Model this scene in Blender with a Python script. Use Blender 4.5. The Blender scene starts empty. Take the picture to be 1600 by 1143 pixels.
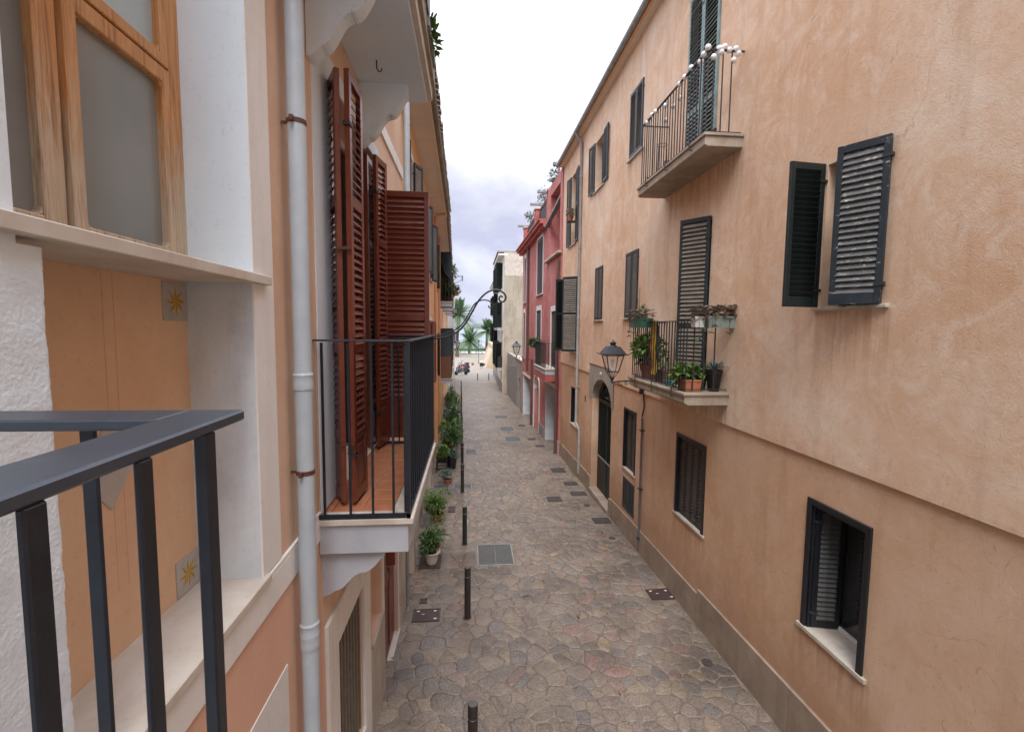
import bpy, bmesh, math, random
from mathutils import Vector, Matrix
from math import sin, cos, pi, radians, sqrt, atan2
random.seed(7)
scene = bpy.context.scene
COL = scene.collection

# ---------------------------------------------------------------- camera
cam_d = bpy.data.cameras.new('camera')
cam = bpy.data.objects.new('camera', cam_d)
COL.objects.link(cam)
cam_d.sensor_width = 36.0
cam_d.lens = 728.0 / 1600.0 * 36.0
cam_d.clip_start = 0.02
cam_d.clip_end = 9000.0
cam.matrix_world = Matrix((
    (0.99601408, -0.00274293, -0.08915401, 0.0),
    (-0.08863871, 0.08113852, -0.9927536, 0.0),
    (0.00995688, 0.99669906, 0.08057197, 3.9),
    (0, 0, 0, 1)))
scene.camera = cam

# ---------------------------------------------------------------- world, sun, exposure
SUN_EL, SUN_AZ = radians(56), radians(188)       # azimuth clockwise from +Y
world = bpy.data.worlds.new('World')
scene.world = world
world.use_nodes = True
nt = world.node_tree
nt.nodes.clear()
def wn(t, **k):
    n = nt.nodes.new(t)
    for a, b in k.items():
        setattr(n, a, b)
    return n
out = wn('ShaderNodeOutputWorld'); bg = wn('ShaderNodeBackground')
sky = wn('ShaderNodeTexSky', sky_type='NISHITA', sun_disc=False)
sky.sun_elevation = SUN_EL; sky.sun_rotation = SUN_AZ
tc = wn('ShaderNodeTexCoord')
mp = wn('ShaderNodeMapping'); mp.inputs['Scale'].default_value = (1.0, 1.0, 1.9)
mp.inputs['Location'].default_value = (0.35, 0.1, 0.2)
nz = wn('ShaderNodeTexNoise'); nz.inputs['Scale'].default_value = 2.6
nz.inputs['Detail'].default_value = 8; nz.inputs['Roughness'].default_value = .52
nz.inputs['Distortion'].default_value = .35
rp = wn('ShaderNodeValToRGB')
rp.color_ramp.elements[0].position = .40; rp.color_ramp.elements[0].color = (4.9, 5.0, 6.15, 1)
rp.color_ramp.elements[1].position = .58; rp.color_ramp.elements[1].color = (7.35, 7.4, 7.85, 1)
# clouds thin towards the horizon: a lavender grey band above the sea
sep = wn('ShaderNodeSeparateXYZ')
mr = wn('ShaderNodeMapRange'); mr.inputs['From Min'].default_value = .02; mr.inputs['From Max'].default_value = .34
low = wn('ShaderNodeMix', data_type='RGBA')
nt.links.new(tc.outputs['Generated'], mp.inputs['Vector'])
nt.links.new(mp.outputs['Vector'], nz.inputs['Vector'])
nt.links.new(nz.outputs['Fac'], rp.inputs['Fac'])
nt.links.new(tc.outputs['Generated'], sep.inputs[0])
nt.links.new(sep.outputs['Z'], mr.inputs['Value'])
mul = wn('ShaderNodeMix', data_type='RGBA'); mul.blend_type = 'MULTIPLY'; mul.inputs['Factor'].default_value = 1.0
mul.inputs[6].default_value = (0.84, .85, .96, 1)
nt.links.new(rp.outputs['Color'], mul.inputs[7])
nt.links.new(mr.outputs['Result'], low.inputs['Factor'])
nt.links.new(mul.outputs[2], low.inputs[6])
nt.links.new(rp.outputs['Color'], low.inputs[7])
cover = wn('ShaderNodeMix', data_type='RGBA'); cover.inputs['Factor'].default_value = .93
nt.links.new(sky.outputs['Color'], cover.inputs[6])
nt.links.new(low.outputs[2], cover.inputs[7])
# an overcast sky brightens evenly from the horizon to the zenith
zen = wn('ShaderNodeMapRange'); zen.inputs['From Min'].default_value = .25; zen.inputs['From Max'].default_value = 1.0
zen.inputs['To Min'].default_value = 1.0; zen.inputs['To Max'].default_value = 3.2
nt.links.new(sep.outputs['Z'], zen.inputs['Value'])
vm = wn('ShaderNodeVectorMath', operation='SCALE')
nt.links.new(cover.outputs[2], vm.inputs[0]); nt.links.new(zen.outputs['Result'], vm.inputs['Scale'])
nt.links.new(vm.outputs[0], bg.inputs['Color'])
bg.inputs['Strength'].default_value = 0.051
nt.links.new(bg.outputs[0], out.inputs['Surface'])

sun_d = bpy.data.lights.new('sun', 'SUN'); sun_d.energy = 1.4; sun_d.angle = radians(32)
sun_d.color = (1.0, .975, .94)
sun = bpy.data.objects.new('sun', sun_d); COL.objects.link(sun)
sdir = Vector((sin(SUN_AZ) * cos(SUN_EL), cos(SUN_AZ) * cos(SUN_EL), sin(SUN_EL)))
sun.rotation_euler = sdir.to_track_quat('Z', 'Y').to_euler()
sun.location = (0, 0, 30)

scene.view_settings.view_transform = 'Standard'
scene.view_settings.look = 'None'
scene.view_settings.exposure = 1.52
scene.view_settings.gamma = 1.0
scene.view_settings.use_curve_mapping = False
scene.render.engine = 'CYCLES'
scene.cycles.max_bounces = 8
scene.cycles.diffuse_bounces = 5
scene.cycles.use_denoising = True

# ---------------------------------------------------------------- helpers
def link(o, parent=None):
    COL.objects.link(o)
    if parent is not None:
        o.parent = parent
    return o

def tag(o, label=None, cat=None, group=None, kind=None):
    if label: o['label'] = label
    if cat: o['category'] = cat
    if group: o['group'] = group
    if kind: o['kind'] = kind
    return o

def thing(name, label, cat, loc=(0, 0, 0), rz=0.0, group=None):
    o = bpy.data.objects.new(name, None)
    o.empty_display_size = .2
    o.location = loc; o.rotation_euler = (0, 0, rz)
    link(o)
    return tag(o, label, cat, group)

class MB:
    """collects faces; build() links them as one mesh object"""
    def __init__(s): s.v = []; s.f = []; s.m = []; s.off = (0, 0, 0)
    def add(s, vs, fs, mi=0):
        n = len(s.v); s.v += [tuple(p) for p in vs]
        for f in fs: s.f.append(tuple(i + n for i in f)); s.m.append(mi)
    def box(s, x0, x1, y0, y1, z0, z1, mi=0):
        if x0 > x1: x0, x1 = x1, x0
        if y0 > y1: y0, y1 = y1, y0
        if z0 > z1: z0, z1 = z1, z0
        s.add([(x0,y0,z0),(x1,y0,z0),(x1,y1,z0),(x0,y1,z0),(x0,y0,z1),(x1,y0,z1),(x1,y1,z1),(x0,y1,z1)],
              [(0,3,2,1),(4,5,6,7),(0,1,5,4),(1,2,6,5),(2,3,7,6),(3,0,4,7)], mi)
    def quad(s, a, b, c, d, mi=0): s.add([a, b, c, d], [(0,1,2,3)], mi)
    def bar(s, a, b, w, t=None, up=(0,0,1), mi=0):
        """square bar between two points"""
        t = t or w
        a = Vector(a); b = Vector(b); d = (b - a).normalized(); up = Vector(up)
        if abs(d.dot(up)) > .95: up = Vector((0, 1, 0))
        x = d.cross(up).normalized(); y = x.cross(d).normalized()
        vs = [p + x * (i * w / 2) + y * (j * t / 2) for p in (a, b) for i, j in ((-1,-1),(1,-1),(1,1),(-1,1))]
        s.add(vs, [(3,2,1,0),(4,5,6,7),(0,1,5,4),(1,2,6,5),(2,3,7,6),(3,0,4,7)], mi)
    def tube(s, pts, r, n=8, mi=0, caps=True):
        pts = [Vector(p) for p in pts]; m = len(pts)
        rs = r if isinstance(r, (list, tuple)) else [r] * m
        ref = Vector((0, 0, 1)); base = len(s.v); prev = None
        for i, p in enumerate(pts):
            d = (pts[min(i+1, m-1)] - pts[max(i-1, 0)]).normalized()
            if prev is None:
                x = d.cross(ref)
                if x.length < .1: x = d.cross(Vector((0, 1, 0)))
                x.normalize()
            else:
                x = prev - d * prev.dot(d)
                if x.length < 1e-4: x = d.cross(ref)
                x.normalize()
            prev = x; y = d.cross(x)
            for k in range(n):
                a = 2 * pi * k / n
                s.v.append(tuple(p + (x * cos(a) + y * sin(a)) * rs[i]))
        for i in range(m - 1):
            for k in range(n):
                k2 = (k + 1) % n
                s.f.append((base + i*n + k, base + i*n + k2, base + (i+1)*n + k2, base + (i+1)*n + k)); s.m.append(mi)
        if caps:
            s.f.append(tuple(base + k for k in reversed(range(n)))); s.m.append(mi)
            s.f.append(tuple(base + (m-1)*n + k for k in range(n))); s.m.append(mi)
    def lathe(s, prof, c=(0, 0, 0), n=16, mi=0):
        base = len(s.v)
        for r, z in prof:
            for k in range(n):
                a = 2*pi*k/n; s.v.append((c[0] + r*cos(a), c[1] + r*sin(a), c[2] + z))
        for i in range(len(prof) - 1):
            for k in range(n):
                k2 = (k+1) % n
                s.f.append((base+i*n+k, base+i*n+k2, base+(i+1)*n+k2, base+(i+1)*n+k)); s.m.append(mi)
        s.f.append(tuple(base + k for k in reversed(range(n)))); s.m.append(mi)
        s.f.append(tuple(base + (len(prof)-1)*n + k for k in range(n))); s.m.append(mi)
    def prism(s, poly, fn, d0, d1, mi=0):
        """poly: 2D points; fn(a,b,d)->3D"""
        n = len(poly)
        vs = [fn(a, b, d0) for a, b in poly] + [fn(a, b, d1) for a, b in poly]
        fs = [tuple(range(n)), tuple(reversed(range(n, 2*n)))]
        fs += [(i, i+n, (i+1) % n + n, (i+1) % n) for i in range(n)]
        s.add(vs, fs, mi)
    def mesh(s, name, mats, smooth=False, bevel=0, recalc=True):
        me = bpy.data.meshes.new(name)
        me.from_pydata(s.v, [], s.f)
        if not isinstance(mats, (list, tuple)): mats = [mats]
        for m in mats: me.materials.append(m)
        me.polygons.foreach_set('material_index', s.m)
        if recalc or bevel:
            bm = bmesh.new(); bm.from_mesh(me)
            if recalc: bmesh.ops.recalc_face_normals(bm, faces=bm.faces)
            if bevel:
                es = [e for e in bm.edges if len(e.link_faces) == 2 and e.calc_face_angle(0) > .6]
                bmesh.ops.bevel(bm, geom=es, offset=bevel, segments=1, affect='EDGES', clamp_overlap=True)
            bm.to_mesh(me); bm.free()
        if smooth:
            me.polygons.foreach_set('use_smooth', [True] * len(me.polygons))
            me.set_sharp_from_angle(angle=radians(38))
        me.update()
        return me
    def build(s, name, mats, parent=None, smooth=False, bevel=0, loc=None, rz=None, kind=None, recalc=True):
        o = bpy.data.objects.new(name, s.mesh(name, mats, smooth, bevel, recalc))
        if loc: o.location = loc
        if rz is not None: o.rotation_euler = (0, 0, rz)
        if kind: o['kind'] = kind
        return link(o, parent)

def inst(me, name, parent, loc=(0,0,0), rot=(0,0,0), scale=None):
    o = bpy.data.objects.new(name, me); o.location = loc; o.rotation_euler = rot
    if scale: o.scale = scale
    return link(o, parent)

def copy_thing(root, loc, rz=None):
    def cp(o, par):
        c = o.copy(); COL.objects.link(c); c.parent = par
        for ch in o.children: cp(ch, c)
        return c
    r = cp(root, None); r.location = loc
    if rz is not None: r.rotation_euler = (0, 0, rz)
    return r

# ---------------------------------------------------------------- materials
def newmat(name):
    m = bpy.data.materials.new(name); m.use_nodes = True
    n = m.node_tree.nodes; l = m.node_tree.links
    return m, n, l, n['Principled BSDF']
def N(n, t, **k):
    x = n.new(t)
    for a, b in k.items():
        if a in x.inputs.keys() if hasattr(x.inputs, 'keys') else False: x.inputs[a].default_value = b
        else: setattr(x, a, b)
    return x
def noise(n, l, vec, scale, detail=5, rough=.55, dist=0.0, stretch=None):
    if stretch:
        mpn = n.new('ShaderNodeMapping'); mpn.inputs['Scale'].default_value = stretch
        l.new(vec, mpn.inputs['Vector']); vec = mpn.outputs['Vector']
    x = n.new('ShaderNodeTexNoise'); x.inputs['Scale'].default_value = scale
    x.inputs['Detail'].default_value = detail; x.inputs['Roughness'].default_value = rough
    x.inputs['Distortion'].default_value = dist
    l.new(vec, x.inputs['Vector']); return x.outputs['Fac']
def ramp(n, l, fac, stops):
    r = n.new('ShaderNodeValToRGB'); e = r.color_ramp.elements
    while len(e) < len(stops): e.new(.5)
    for el, (p, c) in zip(e, stops):
        el.position = p; el.color = (c[0], c[1], c[2], 1) if not isinstance(c, (int, float)) else (c, c, c, 1)
    l.new(fac, r.inputs['Fac']); return r.outputs['Color']
def mixc(n, l, fac, a, b, blend='MIX'):
    x = n.new('ShaderNodeMix'); x.data_type = 'RGBA'; x.blend_type = blend
    if isinstance(fac, (int, float)): x.inputs['Factor'].default_value = fac
    else: l.new(fac, x.inputs['Factor'])
    for i, c in ((6, a), (7, b)):
        if isinstance(c, tuple): x.inputs[i].default_value = (c[0], c[1], c[2], 1)
        else: l.new(c, x.inputs[i])
    return x.outputs[2]
def bump(n, l, bs, height, strength, dist=.01, prev=None):
    b = n.new('ShaderNodeBump'); b.inputs['Strength'].default_value = strength; b.inputs['Distance'].default_value = dist
    l.new(height, b.inputs['Height'])
    if prev is not None: l.new(prev, b.inputs['Normal'])
    l.new(b.outputs['Normal'], bs.inputs['Normal']); return b.outputs['Normal']

def stucco(name, base, warm, pale, big=.7, fine=90, bs_=.35, bd=.004, streak=.5, dirt=None, blotch=.5, stains=(), base_z=None, marks=0):
    m, n, l, bs = newmat(name)
    t = n.new('ShaderNodeTexCoord').outputs['Object']
    c = ramp(n, l, noise(n, l, t, big, 7, .62, .6), [(.32, warm), (.52, base), (.72, pale)])
    wisps = ramp(n, l, noise(n, l, t, 2.2, 9, .72, 1.6), [(.46, 0.0), (.66, 1.0)])
    c = mixc(n, l, mixc(n, l, 1.0, wisps, (blotch,)*3, 'MULTIPLY'), c, pale)
    w2 = ramp(n, l, noise(n, l, t, 4.5, 8, .7, 2.2), [(.52, 0.0), (.70, 1.0)])
    c = mixc(n, l, mixc(n, l, 1.0, w2, (blotch * .8,)*3, 'MULTIPLY'), c, warm)
    st = ramp(n, l, noise(n, l, t, 5.0, 5, .6, .3, (1.0, 1.0, .10)), [(.50, 0.0), (.72, 1.0)])
    dk = dirt or tuple(x * .62 for x in warm)
    c = mixc(n, l, mixc(n, l, 1.0, st, (streak,)*3, 'MULTIPLY'), c, dk)
    sp = ramp(n, l, noise(n, l, t, 38, 3, .6, .8), [(.25, .80), (.42, 1.0)])
    c = mixc(n, l, .6, c, sp, 'MULTIPLY')
    def mr_(src, a, b, c_=0.0, d_=1.0):
        q = n.new('ShaderNodeMapRange'); q.interpolation_type = 'SMOOTHSTEP'
        q.inputs['From Min'].default_value = a; q.inputs['From Max'].default_value = b
        q.inputs['To Min'].default_value = c_; q.inputs['To Max'].default_value = d_
        l.new(src, q.inputs['Value']); return q.outputs['Result']
    def mul_(*xs):
        o_ = xs[0]
        for x in xs[1:]:
            q = n.new('ShaderNodeMath'); q.operation = 'MULTIPLY'; l.new(o_, q.inputs[0])
            if isinstance(x, float): q.inputs[1].default_value = x
            else: l.new(x, q.inputs[1])
            o_ = q.outputs[0]
        return o_
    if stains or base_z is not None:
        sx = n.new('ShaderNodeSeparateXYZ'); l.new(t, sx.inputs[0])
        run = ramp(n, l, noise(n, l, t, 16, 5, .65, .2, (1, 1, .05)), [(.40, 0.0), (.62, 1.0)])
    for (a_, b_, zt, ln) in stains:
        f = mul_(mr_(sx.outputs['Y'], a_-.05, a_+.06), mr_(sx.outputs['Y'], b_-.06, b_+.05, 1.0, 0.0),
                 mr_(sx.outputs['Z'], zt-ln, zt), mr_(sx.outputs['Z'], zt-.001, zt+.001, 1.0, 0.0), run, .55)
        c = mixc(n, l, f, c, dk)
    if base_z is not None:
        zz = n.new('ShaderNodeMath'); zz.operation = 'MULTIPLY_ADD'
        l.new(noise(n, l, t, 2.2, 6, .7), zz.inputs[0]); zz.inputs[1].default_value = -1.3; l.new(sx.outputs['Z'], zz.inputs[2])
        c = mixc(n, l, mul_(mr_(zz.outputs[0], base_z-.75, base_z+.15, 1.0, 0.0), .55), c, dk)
    if marks:
        mk = ramp(n, l, noise(n, l, t, 17, 3, .5, 2.5, (1, 1, .55)), [(.655, 0.0), (.70, 1.0)])
        mk2 = ramp(n, l, noise(n, l, t, 1.7, 3, .6), [(.42, 0.0), (.62, 1.0)])
        c = mixc(n, l, mul_(mk, mk2, float(marks)), c, dk)
        cd = n.new('ShaderNodeTexVoronoi'); cd.feature = 'DISTANCE_TO_EDGE'; cd.inputs['Scale'].default_value = .55
        wv = n.new('ShaderNodeVectorMath'); wv.operation = 'MULTIPLY_ADD'; nn = n.new('ShaderNodeTexNoise'); nn.inputs['Scale'].default_value = 3.0; nn.inputs['Detail'].default_value = 8
        l.new(t, nn.inputs['Vector']); l.new(nn.outputs['Color'], wv.inputs[0]); wv.inputs[1].default_value = (.5, .5, .5); l.new(t, wv.inputs[2]); l.new(wv.outputs[0], cd.inputs['Vector'])
        ck = ramp(n, l, cd.outputs['Distance'], [(.0, 1.0), (.0035, 0.0)])
        c = mixc(n, l, mul_(ck, mk2, .45), c, dk)
    l.new(c, bs.inputs['Base Color']); bs.inputs['Roughness'].default_value = .92
    bs.inputs['Specular IOR Level'].default_value = .2
    nb = bump(n, l, bs, noise(n, l, t, 14, 8, .72, .35), bs_ * .6, bd * 2.4)
    bump(n, l, bs, noise(n, l, t, fine, 4, .6), bs_, bd, nb)
    return m

def plain(name, col, rough=.6, var=.12, scale=14, metal=0.0, bs_=.15, bd=.002, spec=.5):
    m, n, l, bs = newmat(name)
    t = n.new('ShaderNodeTexCoord').outputs['Object']
    f = noise(n, l, t, scale, 5, .65)
    c = ramp(n, l, f, [(.3, tuple(x*(1-var) for x in col)), (.7, tuple(min(1, x*(1+var)) for x in col))])
    l.new(c, bs.inputs['Base Color']); bs.inputs['Roughness'].default_value = rough
    bs.inputs['Metallic'].default_value = metal; bs.inputs['Specular IOR Level'].default_value = spec
    bump(n, l, bs, noise(n, l, t, scale * 5, 3, .6), bs_, bd)
    return m

def worn_paint(name, col, under, amount=.6, rough=.45):
    """old shutter paint, chipped and faded in spots"""
    m, n, l, bs = newmat(name)
    t = n.new('ShaderNodeTexCoord').outputs['Object']
    oi = n.new('ShaderNodeObjectInfo'); va = n.new('ShaderNodeVectorMath'); va.operation = 'MULTIPLY_ADD'
    cb = n.new('ShaderNodeCombineXYZ')
    for q in range(3): l.new(oi.outputs['Random'], cb.inputs[q])
    l.new(cb.outputs[0], va.inputs[0]); va.inputs[1].default_value = (37, 53, 71); l.new(t, va.inputs[2]); t = va.outputs[0]
    c = ramp(n, l, noise(n, l, t, 6, 5, .6), [(.3, tuple(x*.75 for x in col)), (.7, tuple(x*1.35 for x in col))])
    chip = ramp(n, l, noise(n, l, t, 13, 8, .78, .2, (1, 2.5, 2.5)), [(amount, 0.0), (amount + .05, 1.0)])
    c = mixc(n, l, chip, c, under)
    l.new(c, bs.inputs['Base Color']); bs.inputs['Roughness'].default_value = rough
    bump(n, l, bs, noise(n, l, t, 60, 4, .6, 0, (1, 1, .3)), .3, .001)
    return m

M = {}
M['peach'] = stucco('peach_render', (.725,.51,.355), (.645,.40,.245), (.81,.665,.53), .55, 95, .5, .005, .28, (.40,.235,.14), blotch=.68, marks=.5,
    stains=[(3.25, 4.1, 4.08, .8), (5.4, 7.45, 2.98, .8), (5.35, 7.5, 6.03, .9), (8.5, 9.5, 4.09, .9), (10.9, 11.8, 4.09, .9), (8.5, 9.5, 7.2, .9), (11.1, 12.1, 7.3, .9), (13.5, 14.7, 3.16, .5)])
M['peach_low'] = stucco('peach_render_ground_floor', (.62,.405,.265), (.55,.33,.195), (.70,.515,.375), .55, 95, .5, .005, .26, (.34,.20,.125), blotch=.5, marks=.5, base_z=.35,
    stains=[(3.25, 4.08, 1.06, .6), (5.88, 6.9, 1.05, .6), (8.5, 9.4, 1.02, .3), (13.4, 14.5, .9, .5)])
M['peach_near'] = stucco('apricot_render', (.70,.50,.37), (.65,.43,.30), (.75,.57,.45), .9, 130, .30, .003, .22, blotch=.3)
M['orange'] = stucco('orange_render', (.80,.50,.28), (.75,.43,.21), (.82,.58,.38), .7, 110, .3, .003, .25, blotch=.3)
M['niche'] = stucco('ochre_panel_paint', (.71,.485,.325), (.66,.43,.275), (.75,.545,.385), 1.4, 40, .10, .002, .12, (.42,.24,.13), .42)
M['salmon'] = stucco('salmon_render', (.73,.46,.34), (.69,.42,.30), (.76,.52,.41), 1.2, 120, .35, .003, .15, blotch=.25)
M['cream'] = stucco('cream_render', (.80,.79,.765), (.75,.735,.70), (.84,.83,.81), 1.2, 90, .28, .003, .22, (.36,.33,.29), .3)
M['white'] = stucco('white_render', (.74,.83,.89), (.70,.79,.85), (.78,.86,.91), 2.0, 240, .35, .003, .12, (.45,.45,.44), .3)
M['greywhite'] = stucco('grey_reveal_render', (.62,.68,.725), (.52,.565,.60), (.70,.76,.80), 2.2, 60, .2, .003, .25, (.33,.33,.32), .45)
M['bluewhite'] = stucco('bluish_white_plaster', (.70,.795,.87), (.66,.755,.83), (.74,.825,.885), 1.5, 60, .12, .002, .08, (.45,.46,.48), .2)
M['red'] = stucco('crimson_render', (.43,.125,.115), (.36,.095,.085), (.50,.21,.195), .8, 60, .25, .004, .35, (.30,.07,.06), .5)
M['pinkred'] = stucco('faded_red_render', (.49,.195,.18), (.42,.13,.12), (.57,.31,.29), .8, 60, .25, .004, .35, (.35,.10,.09), .5)
M['concrete'] = stucco('weathered_cement', (.36,.32,.245), (.25,.21,.155), (.43,.40,.32), .5, 40, .25, .006, .85, (.24,.20,.16), .5)
M['greyrender'] = stucco('grey_cement_render', (.30,.29,.28), (.24,.23,.22), (.36,.35,.34), .8, 50, .25, .004, .4, blotch=.4)
M['yellow'] = stucco('ochre_wall', (.47,.37,.245), (.40,.30,.19), (.54,.45,.33), .8, 50, .25, .004, .4, blotch=.4)
M['plinth'] = stucco('brown_stone_cladding', (.31,.24,.185), (.25,.185,.14), (.38,.305,.24), 2.5, 60, .2, .003, .3, (.13,.105,.085), .3)
M['edge'] = stucco('weathered_edge_stone', (.36,.30,.235), (.29,.235,.175), (.45,.39,.315), 3.0, 60, .15, .002, .35, (.25,.20,.15), .4)
M['stone'] = stucco('marble_stone', (.50,.45,.385), (.41,.35,.28), (.60,.555,.49), 3.0, 60, .10, .002, .30, (.30,.25,.20), .4)
M['palestone'] = stucco('pale_sill_stone', (.58,.53,.46), (.49,.43,.36), (.66,.62,.56), 3.0, 60, .10, .002, .15, (.38,.33,.28), .35)
M['slabgrey'] = stucco('painted_balcony_slab', (.45,.475,.52), (.40,.42,.46), (.52,.545,.585), 2.0, 80, .12, .002, .12, (.30,.28,.27), .25)
M['surround'] = stucco('grey_arch_surround', (.36,.32,.275), (.30,.265,.22), (.42,.385,.34), 2.0, 60, .2, .003, .2, blotch=.35)
M['body'] = plain('building_core', (.30,.24,.20), .95)
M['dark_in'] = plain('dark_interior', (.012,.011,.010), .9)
M['black_iron'] = plain('black_iron_paint', (.012,.017,.026), .38, .35, 25, 0, .25, .001)
M['iron'] = plain('dark_wrought_iron', (.028,.028,.030), .5, .3, 30, 0, .25, .001)
M['rail_top'] = None
M['pipe'] = plain('pale_grey_pvc', (.43,.49,.535), .42, .10, 5, 0, .06, .001)
M['pipe2'] = plain('grey_zinc_pipe', (.30,.29,.28), .45, .2, 6)
M['zinc'] = plain('zinc_gutter', (.26,.27,.27), .42, .25, 5)
M['conduit_grey'] = plain('dull_grey_conduit', (.13,.12,.112), .5, .2, 8)
M['rust'] = plain('rusty_clamp', (.10,.035,.02), .6, .4, 40)
M['orange_pipe'] = plain('orange_painted_pipe', (.66,.34,.15), .5, .1, 6)
M['brown_pipe'] = plain('brown_painted_pipe', (.13,.065,.06), .5, .15, 6)
M['brown'] = plain('oxblood_shutter_paint', (.165,.040,.022), .25, .18, 7, 0, .12, .001)
M['brown_door'] = plain('red_brown_door_paint', (.16,.045,.022), .4, .15, 6)
M['taupe'] = plain('taupe_window_bars', (.19,.155,.12), .5, .2, 12)
M['green'] = worn_paint('blue_green_shutter_paint', (.018,.030,.036), (.30,.29,.27), .66)
M['green_worn'] = worn_paint('chipped_blue_shutter_paint', (.017,.025,.032), (.44,.41,.36), .60)
M['rail_top'] = worn_paint('worn_blue_black_rail_paint', (.040,.052,.070), (.17,.14,.11), .66, .34)
M['slat_worn'] = worn_paint('weathered_slat_paint', (.095,.10,.10), (.44,.39,.32), .57, .6)
M['slat_dark'] = worn_paint('dull_dark_slat', (.070,.062,.055), (.20,.18,.15), .64, .55)
M['slat_tan'] = worn_paint('sun_bleached_slat', (.135,.115,.092), (.34,.29,.235), .60, .6)
M['darkgreen'] = plain('dark_bottle_green_paint', (.010,.017,.016), .55, .3, 10)
M['teal_light'] = worn_paint('faded_teal_shutter_paint', (.17,.25,.245), (.40,.42,.40), .62, .5)
M['teal_slat'] = worn_paint('faded_teal_slat_paint', (.13,.165,.15), (.36,.35,.30), .60, .5)
M['black_frame'] = plain('black_window_frame', (.012,.014,.018), .38, .3, 20)
M['tile_floor'] = plain('terracotta_floor_tile', (.46,.175,.085), .45, .16, 9, 0, .1, .001)
M['grout'] = plain('pale_grout', (.50,.38,.28), .9)
M['rooftile'] = stucco('aged_roof_tile', (.25,.215,.18), (.19,.155,.12), (.33,.295,.25), 2.5, 30, .2, .003, .4, blotch=.5)
M['soffit'] = stucco('beige_soffit', (.76,.69,.60), (.72,.64,.54), (.80,.74,.66), 1.5, 60, .1, .002, .1, blotch=.2)
M['woodbrown'] = plain('brown_reed', (.17,.085,.05), .8, .35, 30)
M['reed'] = None
M['canvas'] = plain('cream_awning_canvas', (.62,.58,.52), .9)
M['terracotta'] = plain('terracotta_pot', (.42,.15,.075), .75, .15, 12)
M['black_plastic'] = plain('black_plastic_pot', (.012,.012,.013), .4)
M['greenpot'] = plain('green_plastic_trough', (.03,.16,.11), .45)
M['greypot'] = plain('grey_green_trough', (.22,.27,.25), .55, .3, 12)
M['whitepot'] = plain('white_plastic_pot', (.58,.60,.58), .5)
M['soil'] = plain('dark_soil', (.03,.02,.014), .95, .4, 40)
M['white_paint'] = plain('white_paint', (.74,.74,.72), .6, .05)
M['wood_grey'] = plain('weathered_grey_timber', (.21,.205,.20), .85, .3, 8)
M['chrome'] = plain('aluminium', (.6,.6,.62), .3, .05, 10, .9)
M['rubber'] = plain('rubber', (.014,.014,.014), .8)
M['globe'] = plain('milky_white_globe', (.80,.80,.80), .35, .02)
M['cast_iron'] = plain('cast_iron_cover', (.075,.065,.062), .6, .4, 45, .3, .6, .003)
M['rust_mat'] = plain('oxidised_red_plate', (.058,.036,.033), .5, .35, 30, 0, .4, .002)
M['slate_cover'] = plain('slate_grey_cover', (.085,.086,.084), .55, .4, 25, 0, .5, .003)

def foliage_mat(name, a, b, c):
    m, n, l, bs = newmat(name)
    at = n.new('ShaderNodeAttribute'); at.attribute_name = 'tone'
    col = ramp(n, l, at.outputs['Fac'], [(0, a), (.5, b), (1, c)])
    l.new(col, bs.inputs['Base Color']); bs.inputs['Roughness'].default_value = .5
    bs.inputs['Transmission Weight'].default_value = 0
    bs.inputs['Subsurface Weight'].default_value = 0
    return m
M['leaf'] = foliage_mat('green_leaf', (.025,.055,.014), (.05,.11,.025), (.095,.17,.04))
M['leaf_bright'] = foliage_mat('fresh_green_leaf', (.06,.13,.02), (.10,.20,.035), (.17,.28,.06))
M['leaf_blue'] = foliage_mat('blue_green_succulent_leaf', (.06,.11,.09), (.12,.18,.15), (.19,.25,.21))
M['leaf_pink'] = foliage_mat('pinkish_grey_succulent_leaf', (.19,.15,.125), (.30,.25,.215), (.42,.37,.33))
M['leaf_palm'] = foliage_mat('palm_leaf', (.04,.085,.03), (.08,.15,.06), (.15,.23,.11))
M['flower'] = foliage_mat('orange_flower', (.7,.22,.02), (.8,.3,.03), (.85,.4,.05))
M['twig'] = plain('brown_twig', (.10,.07,.045), .85)

def wood_mat():
    m, n, l, bs = newmat('honey_pine')
    t = n.new('ShaderNodeTexCoord').outputs['Object']
    g = noise(n, l, t, 9, 6, .6, 1.2, (6, 6, .35))
    c = ramp(n, l, g, [(.30, (.30,.12,.035)), (.45, (.47,.22,.075)), (.6, (.56,.29,.115)), (.72, (.40,.175,.055))])
    # bleached towards the sill, where rain splashes the frame
    sp = n.new('ShaderNodeSeparateXYZ'); l.new(t, sp.inputs[0])
    ad = n.new('ShaderNodeMath'); ad.operation = 'MULTIPLY_ADD'
    l.new(noise(n, l, t, 7, 7, .7, 1.5, (3, 3, .8)), ad.inputs[0]); ad.inputs[1].default_value = .9
    l.new(sp.outputs['Z'], ad.inputs[2])
    mrr = n.new('ShaderNodeMapRange'); mrr.inputs['From Min'].default_value = 5.18; mrr.inputs['From Max'].default_value = 4.82
    mrr.inputs['To Min'].default_value = 0; mrr.inputs['To Max'].default_value = .85
    l.new(ad.outputs[0], mrr.inputs['Value'])
    pale = ramp(n, l, g, [(.3, (.30,.23,.16)), (.55, (.55,.46,.35)), (.75, (.42,.33,.23))])
    c = mixc(n, l, mrr.outputs['Result'], c, pale)
    l.new(c, bs.inputs['Base Color']); bs.inputs['Roughness'].default_value = .5
    bump(n, l, bs, g, .25, .002)
    return m
M['pine'] = wood_mat()

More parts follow.
